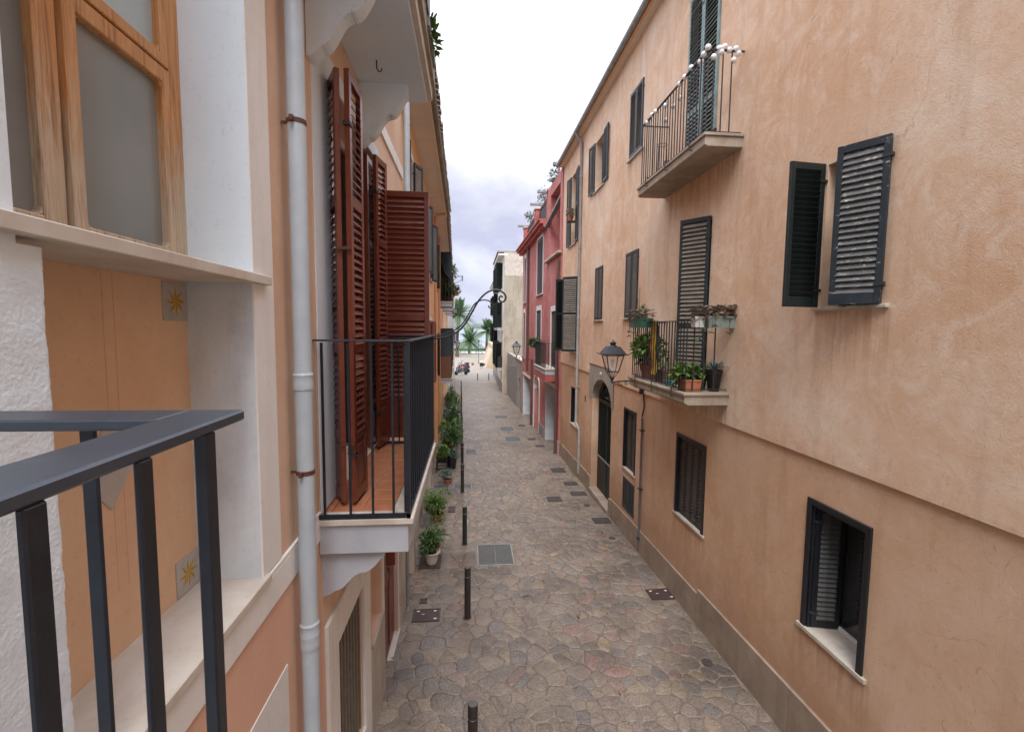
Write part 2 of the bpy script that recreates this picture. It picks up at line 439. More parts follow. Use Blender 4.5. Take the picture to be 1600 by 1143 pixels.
def glass_mat(name, col, rough):
    m, n, l, bs = newmat(name)
    t = n.new('ShaderNodeTexCoord').outputs['Object']
    c = ramp(n, l, noise(n, l, t, 1.3, 3, .5), [(.3, tuple(x*.75 for x in col)), (.7, tuple(x*1.25 for x in col))])
    l.new(c, bs.inputs['Base Color']); bs.inputs['Roughness'].default_value = rough
    bs.inputs['Specular IOR Level'].default_value = .8
    bump(n, l, bs, noise(n, l, t, 260, 2, .5), .12, .0006)
    return m
M['frosted'] = glass_mat('frosted_glass', (.20,.205,.19), .22)
M['frosted_light'] = glass_mat('frosted_glass_painted_sky_reflection', (.36,.43,.44), .25)  # upper panes: the bright teal of the reflected sky is put into the base colour
M['pane'] = glass_mat('dark_window_glass', (.02,.022,.024), .06)
M['lamp_glass'] = None
m, n, l, bs = newmat('clear_lantern_glass')
bs.inputs['Base Color'].default_value = (.9, .93, .92, 1); bs.inputs['Roughness'].default_value = .05
bs.inputs['Alpha'].default_value = .16
M['lamp_glass'] = m

def reed_mat():
    m, n, l, bs = newmat('black_reed_screen')
    t = n.new('ShaderNodeTexCoord').outputs['Object']
    f = noise(n, l, t, 60, 3, .6, 0, (1, 3.0, .05))
    l.new(ramp(n, l, f, [(.35, (.006,.006,.007)), (.65, (.035,.034,.036))]), bs.inputs['Base Color'])
    bs.inputs['Roughness'].default_value = .6
    bump(n, l, bs, f, .7, .003)
    return m
M['reed'] = reed_mat()

# paving stones: colour comes from one random tone and hue per stone, worn towards the colour of the joints
def world_pos(n): return n.new('ShaderNodeNewGeometry').outputs['Position']
def ground_tone(n, l, t):
    c = ramp(n, l, noise(n, l, t, .9, 8, .68, .6), [(.28, (.205,.172,.148)), (.45, (.275,.232,.19)), (.58, (.315,.262,.205)), (.74, (.24,.215,.198))])
    return mixc(n, l, 1.0, c, ramp(n, l, noise(n, l, t, 26, 9, .78, .8), [(.32, .62), (.5, 1.0), (.68, 1.3)]), 'MULTIPLY')
def paving_mat():
    m, n, l, bs = newmat('paving_stone')
    t = world_pos(n)
    at = n.new('ShaderNodeAttribute'); at.attribute_name = 'tone'
    c = ramp(n, l, at.outputs['Fac'], [(0, (.175,.150,.130)), (.15, (.265,.222,.178)), (.32, (.315,.262,.198)), (.47, (.225,.19,.165)),
                                       (.60, (.355,.29,.20)), (.70, (.185,.183,.182)), (.80, (.275,.245,.215)), (.88, (.375,.225,.18)),
                                       (.94, (.135,.145,.152)), (1.0, (.43,.33,.21))])
    c = mixc(n, l, .36, c, ground_tone(n, l, t))
    c = mixc(n, l, 1.0, c, (.80,.775,.775), 'MULTIPLY')
    g = ramp(n, l, noise(n, l, t, 55, 8, .8, .5), [(.38, .42), (.5, .95), (.63, 1.5)])
    c = mixc(n, l, 1.0, c, g, 'MULTIPLY')
    d = ramp(n, l, noise(n, l, t, .7, 6, .65, .8), [(.34, .58), (.56, 1.06)])
    c = mixc(n, l, 1.0, c, d, 'MULTIPLY')
    l.new(c, bs.inputs['Base Color'])
    r = ramp(n, l, noise(n, l, t, 2.2, 6, .65), [(.3, .20), (.7, .46)])
    l.new(r, bs.inputs['Roughness'])
    nb = bump(n, l, bs, noise(n, l, t, 20, 8, .76, .5), .7, .012)
    bump(n, l, bs, noise(n, l, t, 120, 4, .65), .5, .003, nb)
    return m
M['paving'] = paving_mat()
def mortar_mat():
    m, n, l, bs = newmat('paving_mortar')
    t = world_pos(n)
    c = ground_tone(n, l, t)
    c = mixc(n, l, 1.0, c, ramp(n, l, noise(n, l, t, 3.5, 6, .7), [(.36, (.50,.48,.475)), (.55, (.80,.77,.76))]), 'MULTIPLY')
    # beyond the modelled stones the joints are too fine to build: cells in the colour only
    vo = n.new('ShaderNodeTexVoronoi'); vo.inputs['Scale'].default_value = 5.0; l.new(t, vo.inputs['Vector'])
    vc = n.new('ShaderNodeSeparateColor'); l.new(vo.outputs['Color'], vc.inputs[0])
    cell = ramp(n, l, vc.outputs['Red'], [(0, .80), (.5, 1.0), (1, 1.25)])
    sp = n.new('ShaderNodeSeparateXYZ'); l.new(t, sp.inputs[0])
    far = n.new('ShaderNodeMapRange'); far.inputs['From Min'].default_value = 33; far.inputs['From Max'].default_value = 34
    l.new(sp.outputs['Y'], far.inputs['Value'])
    c = mixc(n, l, far.outputs['Result'], c, mixc(n, l, 1.0, c, cell, 'MULTIPLY'))
    far2 = n.new('ShaderNodeMapRange'); far2.inputs['From Min'].default_value = 46; far2.inputs['From Max'].default_value = 52
    l.new(sp.outputs['Y'], far2.inputs['Value'])
    c = mixc(n, l, far2.outputs['Result'], c, (.25,.225,.19))
    l.new(c, bs.inputs['Base Color']); bs.inputs['Roughness'].default_value = .5
    bump(n, l, bs, noise(n, l, t, 45, 6, .75), .8, .006)
    return m
M['mortar'] = mortar_mat()

# ---------------------------------------------------------------- building frames
def GZ(y):                                   # height of the street surface
    return -.036 * min(max(y, -6), 50)

class Frame:
    """a street facade: u runs along the street, o out over the street, z up"""
    def __init__(s, name, label, cat, x0, y0, s_, ang=0.0, z0=0.0):
        s.s = s_; s.y0 = y0; s.z0 = z0
        s.root = thing(name, label, cat, (x0, y0, z0), ang)
    def p(s, u, o, z): return (s.s * o, u - s.y0, z - s.z0)
    def box(s, mb, u0, u1, o0, o1, z0, z1, mi=0):
        a = s.p(u0, o0, z0); b = s.p(u1, o1, z1)
        mb.box(a[0], b[0], a[1], b[1], a[2], b[2], mi)
    def part(s, name, mat, *boxes, **k):
        mb = MB()
        for b in boxes: s.box(mb, *b)
        k.setdefault('bevel', 0)
        return mb.build(name, mat, s.root, **k)
    def wall(s, mat, u0, u1, z0, z1, holes=(), o=0.0, depth=.22, back=.45, name='wall', cap=True):
        mb = MB()
        us = sorted({u0, u1} | {h[i] for h in holes for i in (0, 1) if u0 < h[i] < u1})
        zs = sorted({z0, z1} | {h[i] for h in holes for i in (2, 3) if z0 < h[i] < z1})
        for a, b in zip(us, us[1:]):
            for c, d in zip(zs, zs[1:]):
                um, zm = (a + b) / 2, (c + d) / 2
                if any(h[0] < um < h[1] and h[2] < zm < h[3] for h in holes): continue
                mb.quad(s.p(a, o, c), s.p(b, o, c), s.p(b, o, d), s.p(a, o, d))
        for h in holes:
            a, b, c, d = h[:4]; dd = h[4] if len(h) > 4 else depth
            i = o - dd
            mb.quad(s.p(a, o, c), s.p(a, o, d), s.p(a, i, d), s.p(a, i, c))
            mb.quad(s.p(b, o, c), s.p(b, i, c), s.p(b, i, d), s.p(b, o, d))
            mb.quad(s.p(a, o, d), s.p(b, o, d), s.p(b, i, d), s.p(a, i, d))
            mb.quad(s.p(a, o, c), s.p(a, i, c), s.p(b, i, c), s.p(b, o, c))
        if cap:
            for uu in (u0, u1):
                mb.quad(s.p(uu, o, z0), s.p(uu, -back, z0), s.p(uu, -back, z1), s.p(uu, o, z1))
            mb.quad(s.p(u0, o, z1), s.p(u0, -back, z1), s.p(u1, -back, z1), s.p(u1, o, z1))
        return mb.build(name, mat, s.root, recalc=False)
    def core(s, u0, u1, z0, z1, deep=6.0, mat='body', o=-.46):
        return s.part('rear_wall', M[mat], (u0, u1, -deep, o, z0, z1))

def slat_mesh(w, d=.034, t=.006, tilt=38, mat=None, name='slat'):
    tilt = 60 if tilt > 0 else -60
    mb = MB(); mb.box(0, w, -d/2, d/2, -t/2, t/2)
    a = radians(tilt); mb.v = [(x, y*cos(a) - z*sin(a), y*sin(a) + z*cos(a)) for x, y, z in mb.v]
    return mb.mesh(name, mat)

def shutter(fr, hinge, w, h, dirv, mat, slat_mat, single=True, rails=(), pitch=.043, tilt=38, th=.03, st=.045,
            bottom=.075, top=.06, solid_below=0.0, name='shutter', label=None, gaps=None):
    """one louvred leaf; hinge=(u,o,z) of its bottom hinge corner; dirv=(du,do) direction from the hinge to the free edge"""
    L = fr.p(*hinge)
    dx, dy = fr.s * dirv[1], dirv[0]
    rz = atan2(dy, dx)
    mb = MB()
    mb.box(0, st, -th/2, th/2, 0, h); mb.box(w - st, w, -th/2, th/2, 0, h)
    zb = bottom
    if solid_below:
        mb.box(st, w - st, -th/2*.5, th/2*.5, bottom, solid_below)
        mb.box(st, w - st, -th/2*.95, th/2*.95, solid_below, solid_below + .05)
        if w > .25:
            mb.box(st + .035, w - st - .035, -th/2*.8, th/2*.8, bottom + .04, solid_below - .04)
        zb = solid_below + .05
    mb.box(st, w - st, -th/2*.95, th/2*.95, 0, bottom)
    mb.box(st, w - st, -th/2*.95, th/2*.95, h - top, h)
    bands = []; z = zb
    for r in sorted(rails):
        mb.box(st, w - st, -th/2*.95, th/2*.95, r - .03, r + .03)
        bands.append((z, r - .03)); z = r + .03
    bands.append((z, h - top))
    leaf = mb.build(name, mat, fr.root, loc=L, rz=rz, bevel=.0025)
    if label: leaf['label'] = label
    # hinges
    for zz in (.12 * h, .88 * h):
        hm = MB(); hm.box(-.018, .05, -th/2 - .006, th/2 + .006, zz - .012, zz + .012); hm.build('hinge', M['iron'], leaf)
    ws = w - 2 * st + .004
    if single:
        me = slat_mesh(ws, pitch * 1.27, .006, tilt, slat_mat)
        for a, b in bands:
            k = max(1, int(round((b - a) / pitch)))
            for i in range(k):
                inst(me, 'slat', leaf, (st - .002, random.uniform(-.001, .001), a + (i + .5) * (b - a) / k),
                     (random.gauss(0, .05), random.gauss(0, .004), 0))
    else:
        sm = MB(); ta = radians(60 if tilt > 0 else -60)
        for a, b in bands:
            k = max(1, int(round((b - a) / pitch)))
            for i in range(k):
                zc = a + (i + .5) * (b - a) / k; d = th * .55
                sm.bar((st - .002, -d*cos(ta)*0, zc), (w - st + .002, 0, zc), pitch * 1.27, .006,
                       up=(0, -sin(ta), cos(ta)))
        sm.build('slats', slat_mat, leaf, kind='stuff')
    return leaf

def sill(fr, u0, u1, z, out=.05, th=.035, deep=.22, mat='stone'):
    z += .004
    return fr.part('sill', M[mat], (u0, u1, -deep, out, z - th, z), bevel=.004)

def window(fr, u0, u1, z0, z1, o=-.16, mat='black_frame', fw=.05, mull=True):
    mb = MB(); t = .045
    fr.box(mb, u0, u0+fw, o-t, o, z0, z1); fr.box(mb, u1-fw, u1, o-t, o, z0, z1)
    fr.box(mb, u0+fw, u1-fw, o-t, o, z0, z0+fw); fr.box(mb, u0+fw, u1-fw, o-t, o, z1-fw, z1)
    if mull:
        um = (u0+u1)/2; fr.box(mb, um-.025, um+.025, o-t, o, z0+fw, z1-fw)
    w = mb.build('window', M[mat], fr.root)
    pb = MB(); fr.box(pb, u0+.01, u1-.01, o-t*.7, o-t*.5, z0+.01, z1-.01)
    pb.build('pane', M['pane'], w)
    bk = MB(); fr.box(bk, u0-.02, u1+.02, o-t-.03, o-t-.02, z0-.02, z1+.02)
    bk.build('dark_backing', M['dark_in'], w)  # near-black sheet: the shade of the unlit room is put into its colour
    return w

def slats_only_closed(fr, u0, u1, z0, z1, o, mat, slat_mat, leaves=2, single=False, rails=(), **k):
    w = (u1 - u0) / leaves
    for i in range(leaves):
        shutter(fr, (u0 + i*w + .003, o, z0), w - .006, z1 - z0, (1, 0), mat, slat_mat, single, rails, **k)
# ================================================================ STREET
def strip(mb, xs, ys, z=lambda x, y: GZ(y)):
    nx = len(xs); base = len(mb.v)
    for y in ys:
        for x in xs: mb.v.append((x, y, z(x, y)))
    for j in range(len(ys)-1):
        for i in range(nx-1):
            a = base + j*nx + i
            mb.f.append((a, a+1, a+nx+1, a+nx)); mb.m.append(0)
mb = MB()
strip(mb, [-2.4, -.8, .8, 3.9], [-14, -6, 0, 10, 20, 30, 40, 50, 50.01])
street = mb.build('street', M['mortar'], kind='structure', recalc=False)

COVERS = [  # x, y, width, length, kind, label
    (1.67,24.84,.70,1.0,'slate','grey metal cover in the street, farthest of the three big square ones'),
    (1.70,21.3,.66,1.1,'slate','grey metal cover in the street, middle one of the three big square ones'),
    (1.76,18.93,.66,.95,'slate','grey metal cover in the street, nearest of the three big square ones'),
    (2.69,17.57,.33,.34,'iron','small dark drain cover by the near garage of the red house'),
    (2.55,18.9,.34,.38,'iron','small dark drain cover at the edge of the arched doorway of the red house'),
    (2.49,22.19,.31,.45,'iron','small dark drain cover by the far garage of the red house'),
    (2.74,14.06,.42,.5,'iron','square dark drain cover below the small window at the end of the peach house'),
    (2.83,12.64,.38,.3,'iron','divided dark drain cover just beyond the green door'),
    (2.84,11.75,.41,.29,'iron','dark drain cover in front of the step of the green door'),
    (2.13,11.35,.36,.38,'iron','square dark cover out in the lane before the green door'),
    (2.84,10.85,.14,.13,'iron','tiny square valve cover beside the green door step'),
    (2.92,9.85,.38,.32,'iron','dark drain cover by the brown plinth before the green door'),
    (2.88,8.92,.13,.15,'round','little round valve cover by the plinth under the street lantern'),
    (.03,16.76,.42,.7,'slate','grey cover at the middle of the lane beside the line of bollards'),
    (-.79,12.61,.46,.35,'slate','dark cover by the left wall behind the small bush'),
    (-.2,12.6,.5,.4,'slate','grey cover with a pale rim at the foot of the fourth bollard'),
    (.47,8.36,.66,.86,'double','large double grey cover in the lane between two bollards'),
    (2.99,6.77,.40,.30,'plate','reddish plate with white specks by the right plinth'),
    (2.92,5.2,.13,.12,'round','small round rusty valve cover near the right plinth'),
    (-.62,6.48,.39,.31,'plate','reddish plate with white specks by the left house door'),
    (-.70,6.86,.12,.13,'iron','tiny black cover by the left wall next to the reddish plate'),
    (-.43,10.8,.18,.4,'plate','narrow reddish plate behind the bright green potted plant'),
]
holes = [(c[0]-c[2]/2-.03, c[0]+c[2]/2+.03, c[1]-c[3]/2-.03, c[1]+c[3]/2+.03) for c in COVERS]

from mathutils import noise as mnoise
def voronoi_stones(x0, x1, y0, y1, g):
    nx = int((x1-x0)/g)+5; ny = int((y1-y0)/g)+5
    P = {}
    for i in range(nx):
        for j in range(ny):
            if random.random() < (.12 if mnoise.noise(Vector((i*.35, j*.35, 4))) > 0 else .42): continue
            P[i, j] = (x0 + (i-2+random.uniform(.02, .98))*g, y0 + (j-2+random.uniform(.02, .98))*g)
    res = []
    for (i, j), (px, py) in P.items():
        if not (x0 < px < x1 and y0 < py < y1): continue
        if any(h[0] < px < h[1] and h[2] < py < h[3] for h in holes): continue
        poly = [(px-2*g, py-2*g), (px+2*g, py-2*g), (px+2*g, py+2*g), (px-2*g, py+2*g)]
        for di in range(-3, 4):
            for dj in range(-3, 4):
                q = P.get((i+di, j+dj))
                if q is None or (di == 0 and dj == 0): continue
                mx, my = (px+q[0])/2, (py+q[1])/2; nxx, nyy = q[0]-px, q[1]-py
                new = []
                for k in range(len(poly)):
                    a, b = poly[k], poly[(k+1) % len(poly)]
                    da = (a[0]-mx)*nxx + (a[1]-my)*nyy; db = (b[0]-mx)*nxx + (b[1]-my)*nyy
                    if da <= 0: new.append(a)
                    if da*db < 0:
                        t = da/(da-db); new.append((a[0]+t*(b[0]-a[0]), a[1]+t*(b[1]-a[1])))
                poly = new
                if len(poly) < 3: break
            if len(poly) < 3: break
        if len(poly) < 3: continue
        for h in holes:      # keep the stones clear of the covers
            poly = [((h[0] if abs(x-h[0]) < abs(x-h[1]) else h[1]) if (h[0] < x < h[1] and h[2] < y < h[3] and
                     min(abs(x-h[0]), abs(x-h[1])) <= min(abs(y-h[2]), abs(y-h[3]))) else x,
                     (h[2] if abs(y-h[2]) < abs(y-h[3]) else h[3]) if (h[0] < x < h[1] and h[2] < y < h[3] and
                     min(abs(x-h[0]), abs(x-h[1])) > min(abs(y-h[2]), abs(y-h[3]))) else y) for x, y in poly]
        # drop short edges, then cut the corners
        cx = sum(p[0] for p in poly)/len(poly); cy = sum(p[1] for p in poly)/len(poly)
        pp = []
        for k in range(len(poly)):
            a, b = poly[k], poly[(k+1) % len(poly)]
            if math.hypot(a[0]-b[0], a[1]-b[1]) < .025: continue
            c_ = random.uniform(.10, .28)
            pp.append((a[0]+(b[0]-a[0])*c_, a[1]+(b[1]-a[1])*c_)); pp.append((b[0]+(a[0]-b[0])*c_, b[1]+(a[1]-b[1])*c_))
        if len(pp) < 5: continue
        out = []
        gap = random.choice((random.uniform(.0005, .005), random.uniform(.003, .012)))
        for x, y in pp:
            d = math.hypot(x-cx, y-cy) or 1; k = max(.3, (d-gap)/d)
            out.append((cx+(x-cx)*k + random.uniform(-.009, .009), cy+(y-cy)*k + random.uniform(-.009, .009)))
        res.append((cx, cy, out))
    return res

def stone_geo(poly, cx, cy, zc, ox=0, oy=0):
    n = len(poly); hgt = random.uniform(.0005, .006); tx, ty = random.uniform(-.018, .018), random.uniform(-.018, .018)
    z = lambda x, y, k: GZ(y) - zc + k + tx*(x-cx) + ty*(y-cy)
    v = [(x-ox, y-oy, z(x, y, -.02)) for x, y in poly] + [(x-ox, y-oy, z(x, y, hgt*.35)) for x, y in poly]
    v += [(cx+(x-cx)*.86-ox, cy+(y-cy)*.86-oy, z(x, y, hgt)) for x, y in poly] + [(cx-ox, cy-oy, z(cx, cy, hgt*1.05))]
    f = []
    for i in range(n):
        j = (i+1) % n
        f += [(i, j, n+j, n+i), (n+i, n+j, 2*n+j, 2*n+i), (2*n+i, 2*n+j, 3*n)]
    return v, f

def add_tone(me, vals):
    a = me.attributes.new('tone', 'FLOAT', 'POINT'); a.data.foreach_set('value', vals)

stones = voronoi_stones(-1.05, 3.17, 3.9, 33.5, .168)
# the ones that show largest are the nearest
stones.sort(key=lambda s: s[1]*s[1] + .3*(s[0]-.8)**2)
for cx, cy, poly in stones[:298]:
    v, f = stone_geo(poly, cx, cy, GZ(cy), cx, cy)
    me = bpy.data.meshes.new('paving_stone'); me.from_pydata(v, [], f); me.materials.append(M['paving'])
    add_tone(me, [random.random()] * len(v))
    for p in me.polygons: p.use_smooth = True
    inst(me, 'paving_stone', street, (cx, cy, GZ(cy)))
V, F, T = [], [], []
for cx, cy, poly in stones[298:]:
    v, f = stone_geo(poly, cx, cy, 0)
    b = len(V); V += v; F += [tuple(i+b for i in q) for q in f]; T += [random.random()] * len(v)
me = bpy.data.meshes.new('paving_stones'); me.from_pydata(V, [], F); me.materials.append(M['paving']); add_tone(me, T)
me.polygons.foreach_set('use_smooth', [True]*len(me.polygons))
tag(inst(me, 'paving_stones', street), kind='stuff')

slope = -math.atan(.036)
def cover(x, y, w, l, kind, label):
    o = thing('street_cover', label, 'drain cover', (x, y, GZ(y)), 0, 'metal covers set in the paving')
    if y < 50: o.rotation_euler = (slope, 0, 0)
    mat = {'slate': 'slate_cover', 'iron': 'cast_iron', 'round': 'cast_iron', 'plate': 'rust_mat', 'double': 'slate_cover'}[kind]
    if kind == 'round':
        a = MB(); a.lathe([(w/2, -.02), (w/2, .012), (w/2-.012, .014), (w/2-.014, .009)], n=20); a.build('frame', M[mat], o)
        a = MB(); a.lathe([(w/2-.016, -.01), (w/2-.018, .011), (.012, .013), (.01, .009)], n=20); a.build('lid', M[mat], o)
        return
    f = MB(); r = .018 if w > .2 else .01
    f.box(-w/2, w/2, -l/2, -l/2+r, -.02, .014); f.box(-w/2, w/2, l/2-r, l/2, -.02, .014)
    f.box(-w/2, -w/2+r, -l/2+r, l/2-r, -.02, .014); f.box(w/2-r, w/2, -l/2+r, l/2-r, -.02, .014)
    f.build('frame', M['zinc' if kind in ('slate', 'double') else mat], o)
    n = 2 if kind == 'double' or (kind == 'iron' and w > .36 and l < .31) else 1
    for i in range(n):
        xa = -w/2 + r + .007 + i*(w-2*r)/n; xb = -w/2 + r - .007 + (i+1)*(w-2*r)/n
        a = MB(); a.box(xa, xb, -l/2+r+.003, l/2-r-.003, -.02, .010)
        if kind == 'iron' and w > .2:
            k = int((xb-xa)/.035)
            for q in range(k): a.box(xa+.008+q*(xb-xa-.016)/k, xa+.024+q*(xb-xa-.016)/k, -l/2+r+.02, l/2-r-.02, .010, .014)
        elif w > .3:
            a.box(xa+.03, xb-.03, -.015, .015, .010, .0125)
            a.box((xa+xb)/2-.02, (xa+xb)/2+.02, -l/2+.09, -l/2+.13, .010, .013)
        a.build('lid', M[mat], o, bevel=.002)
    if kind == 'plate' and w > .3:
        a = MB()
        for sx, sy in ((-.32, .33), (.3, .32), (.34, -.3), (-.12, .05)):
            a.box(sx*w-.02, sx*w+.02, sy*l-.012, sy*l+.012, .010, .012)
        a.build('paint_mark', M['white_paint'], o)
for c in COVERS: cover(*c)

# ---- the lower square, promenade, sea and far coast
mb = MB(); strip(mb, [-60, -2.4, 3.9, 70], [50.01, 72, 95.2], lambda x, y: -1.804)
M['paleground'] = plain('pale_square_paving', (.25,.225,.19), .8, .12, 1.5, 0, .2, .01)
mb.build('square', M['paleground'], kind='structure', recalc=False)
mb = MB(); strip(mb, [-200, 0, 200], [95.5, 130, 158], lambda x, y: -3.0)
M['road'] = plain('promenade_pavement', (.33,.32,.30), .8, .1, .5)
mb.build('promenade', M['road'], kind='structure', recalc=False)
def sea_mat():
    m, n, l, bs = newmat('sea_water')
    t = n.new('ShaderNodeTexCoord').outputs['Object']
    bs.inputs['Base Color'].default_value = (.30, .36, .39, 1); bs.inputs['Roughness'].default_value = .12
    bump(n, l, bs, noise(n, l, t, .6, 5, .6, 0, (1, .5, 1)), .12, .1)
    return m
M['sea'] = sea_mat()
mb = MB(); strip(mb, [-6000, 0, 6000], [158, 1500, 8000], lambda x, y: -3.9)
mb.build('sea', M['sea'], kind='structure', recalc=False)
# far coast: low hills
random.seed(21)
M['hill'] = plain('pine_covered_hill', (.10,.125,.12), .95, .3, .004)
M['coast'] = plain('pale_far_shore', (.33,.32,.29), .95, .25, .01)
hm = MB(); n = 90
for i in range(n+1):
    x = -2600 + i*6000/n
    h = 10 + 16*abs(sin(x*.0021+1)) + 9*sin(x*.009) + random.uniform(-3, 3)
    hm.v += [(x, 3300, -5), (x, 3380, h*.75), (x, 3700, h+6), (x, 4300, -6)]
    if i:
        b = (i-1)*4
        for k in range(3): hm.f.append((b+k, b+4+k, b+5+k, b+1+k)); hm.m.append(0)
hm.build('hills', M['hill'], kind='structure', recalc=False, smooth=True)
sm = MB()
for i in range(60):
    x = -900 + i*32
    sm.box(x, x+33, 2000, 2060, -4.2, -2.0 + random.uniform(0, 2.2))
sm.build('far_shore', M['coast'], kind='structure')
random.seed(5)

# terrace parapet at the end of the square
o = thing('parapet_wall', 'low pale parapet wall with a brown coping closing the square at the end of the lane', 'wall', (0, 95.3, -1.8))
mb = MB(); mb.box(-40, 40, -.15, .15, -1.4, .42); mb.build('wall', M['palestone'], o)
mb = MB()
mb.box(-40, 40, -.22, .22, .42, .56); mb.build('coping', M['plinth'], o)
# ================================================================ LEFT: THE NEAR HOUSE
XL = -.965
A = Frame('town_house', 'apricot house at the left with pale stone trim, a wooden window and two balconies', 'house', XL, 0.0, 1, 0, 0.0)
# white roughcast pier at the near end
pier = MB(); ny, nz = 110, 380
from mathutils import noise as mnoise
y0_, y1_, z0_, z1_ = .76, 1.17, 2.6, 4.07
for j in range(nz+1):
    for i in range(ny+1):
        u = y0_ + (y1_-y0_)*i/ny; z = z0_ + (z1_-z0_)*j/nz
        q = Vector((u*190, z*170, 3)); r = mnoise.noise(q)*.8 + mnoise.noise(q*.4)*.35
        big = mnoise.noise(Vector((u*9, z*9, 1)))*.004
        e = max(0, (u-(y1_-.018))/.018)
        wob = (mnoise.noise(Vector((0, z*14, 7)))*.004 + mnoise.noise(Vector((3, z*45, 7)))*.003) * (1 if u > 1.1 else 0)
        pier.v.append((big + r*.0019 - .012*e*e, u + wob*min(1, (u-1.1)/.07 if u > 1.1 else 0), z))
for j in range(nz):
    for i in range(ny):
        a = j*(ny+1)+i; pier.f.append((a, a+1, a+ny+2, a+ny+1)); pier.m.append(0)
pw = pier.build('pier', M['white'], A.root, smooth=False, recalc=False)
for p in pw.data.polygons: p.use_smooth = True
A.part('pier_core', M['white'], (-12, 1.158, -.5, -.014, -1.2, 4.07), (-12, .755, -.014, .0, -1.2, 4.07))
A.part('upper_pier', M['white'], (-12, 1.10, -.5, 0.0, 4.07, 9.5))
# ochre niche panel and its reveals
A.part('niche_panel', M['niche'], (1.158, 2.19, -.5, -.285, 2.6, 4.0875))
A.part('niche_reveal', M['greywhite'], (2.19, 2.225, -.5, -.004, 2.6, 4.088))
g = MB()
for uu in (1.715, 1.765): A.box(g, uu, uu+.005, -.285, -.2835, 2.95, 4.08)
g.build('panel_line', M['salmon'], A.root)
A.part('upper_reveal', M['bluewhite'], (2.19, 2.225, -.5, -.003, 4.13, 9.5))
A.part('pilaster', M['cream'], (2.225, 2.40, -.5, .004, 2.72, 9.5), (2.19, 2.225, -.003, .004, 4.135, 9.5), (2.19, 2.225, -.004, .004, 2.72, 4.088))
A.part('wall_strip', M['peach_near'], (2.40, 3.02, -.5, -.004, 2.70, 9.5))
# niche sill with a front lip, and the string course running on from it
A.part('niche_sill', M['palestone'], (.9, 2.24, -.3, .022, 2.685, 2.722), bevel=.004)
A.part('string_course', M['cream'], (.6, 3.02, -.3, .010, 2.53, 2.684), (2.241, 3.02, -.3, .010, 2.684, 2.712), bevel=.003)
A.part('lower_wall', M['salmon'], (-12, 3.02, -.5, -.002, -1.2, 2.53))
A.part('painted_panel', M['white_paint'], (.9, 2.44, -.002, .003, .2, 2.11))
# upper stone sill under the wooden window
A.part('window_sill', M['palestone'], (1.02, 2.31, -.33, .036, 4.088, 4.128), bevel=.003)
# tiles with an eight pointed star
M['tile_grey'] = plain('glazed_grey_tile', (.44,.41,.38), .35, .1, 20)
M['tile_gold'] = plain('ochre_glaze', (.55,.36,.06), .35, .1, 20)
M['tile_gold_dark'] = plain('brown_ochre_glaze', (.33,.20,.035), .35, .1, 20)
def star_tile(u, z, star=True, w=.080, name='star_tile'):
    mb = MB(); A.box(mb, u-w, u+w, -.286, -.279, z-w, z+w)
    t = mb.build(name, M['tile_grey'], A.root, bevel=.0015)
    if star:
        for half in (0, 1):
            s = MB()
            for k in range(8):
                a = k*pi/4; r1, r2 = w*.84, w*.36
                b = a + (pi/8 if half else -pi/8)
                s.add([A.p(u, -.2782, z), A.p(u + r1*sin(a), -.2782, z + r1*cos(a)), A.p(u + r2*sin(b), -.2782, z + r2*cos(b))], [(0, 1, 2)])
            s.build('star_facet', M['tile_gold' if half else 'tile_gold_dark'], t, recalc=False)
    return t
star_tile(2.108, 3.998); star_tile(2.108, 2.805)
mb = MB()
mb.prism([(0, -.155), (.14, 0), (0, .155), (-.14, 0)], lambda a, b, d: A.p(1.70 + a, d, 3.41 + b*1.0), -.286, -.280)
mb.build('lozenge_tile', M['tile_grey'], A.root)

# the wooden window in the recess: fixed frame, mullions and two sashes per light
wf = MB(); O0, O1 = -.33, -.275
A.box(wf, 2.115, 2.19, O0, O1+.008, 4.13, 6.6)
A.box(wf, 1.10, 2.19, O0, O1, 4.13, 4.165)
A.box(wf, 1.548, 1.595, O0, O1-.004, 4.165, 6.6)
A.box(wf, 1.02, 1.10, O0, O1, 4.13, 6.6)
A.box(wf, 1.10, 2.115, O0, O1-.006, 4.92, 4.955)
win = wf.build('wooden_window', M['pine'], A.root, bevel=.003)
def sash(u0, u1, z0, z1, st=.05, mat='frosted'):
    s = MB(); a, b = -.32, -.262
    A.box(s, u0, u0+st, a, b, z0, z1); A.box(s, u1-st*.9, u1, a, b, z0, z1)
    A.box(s, u0+st, u1-st*.9, a, b, z0, z0+.045); A.box(s, u0+st, u1-st*.9, a, b, z1-.06, z1)
    # small corner fillets in the frame
    for (cu, cz, su, sz) in ((u0+st, z0+.045, 1, 1), (u1-st*.9, z0+.045, -1, 1), (u0+st, z1-.06, 1, -1), (u1-st*.9, z1-.06, -1, -1)):
        s.prism([(0, 0), (.028, 0), (.008, .008), (0, .028)], lambda p, q, d: A.p(cu+su*p, d, cz+sz*q), a+.004, b-.004)
    o = s.build('sash', M['pine'], win, bevel=.004)
    g = MB(); A.box(g, u0+st-.01, u1-st*.9+.01, -.297, -.291, z0+.035, z1-.05)
    g.build('pane', M[mat], win)
sash(1.602, 2.108, 4.168, 4.926); sash(1.105, 1.541, 4.168, 4.926)
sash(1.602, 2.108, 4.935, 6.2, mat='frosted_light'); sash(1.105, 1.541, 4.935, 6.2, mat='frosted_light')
A.part('room_back', M['dark_in'], (1.02, 2.19, -.5, -.36, 4.13, 6.6))

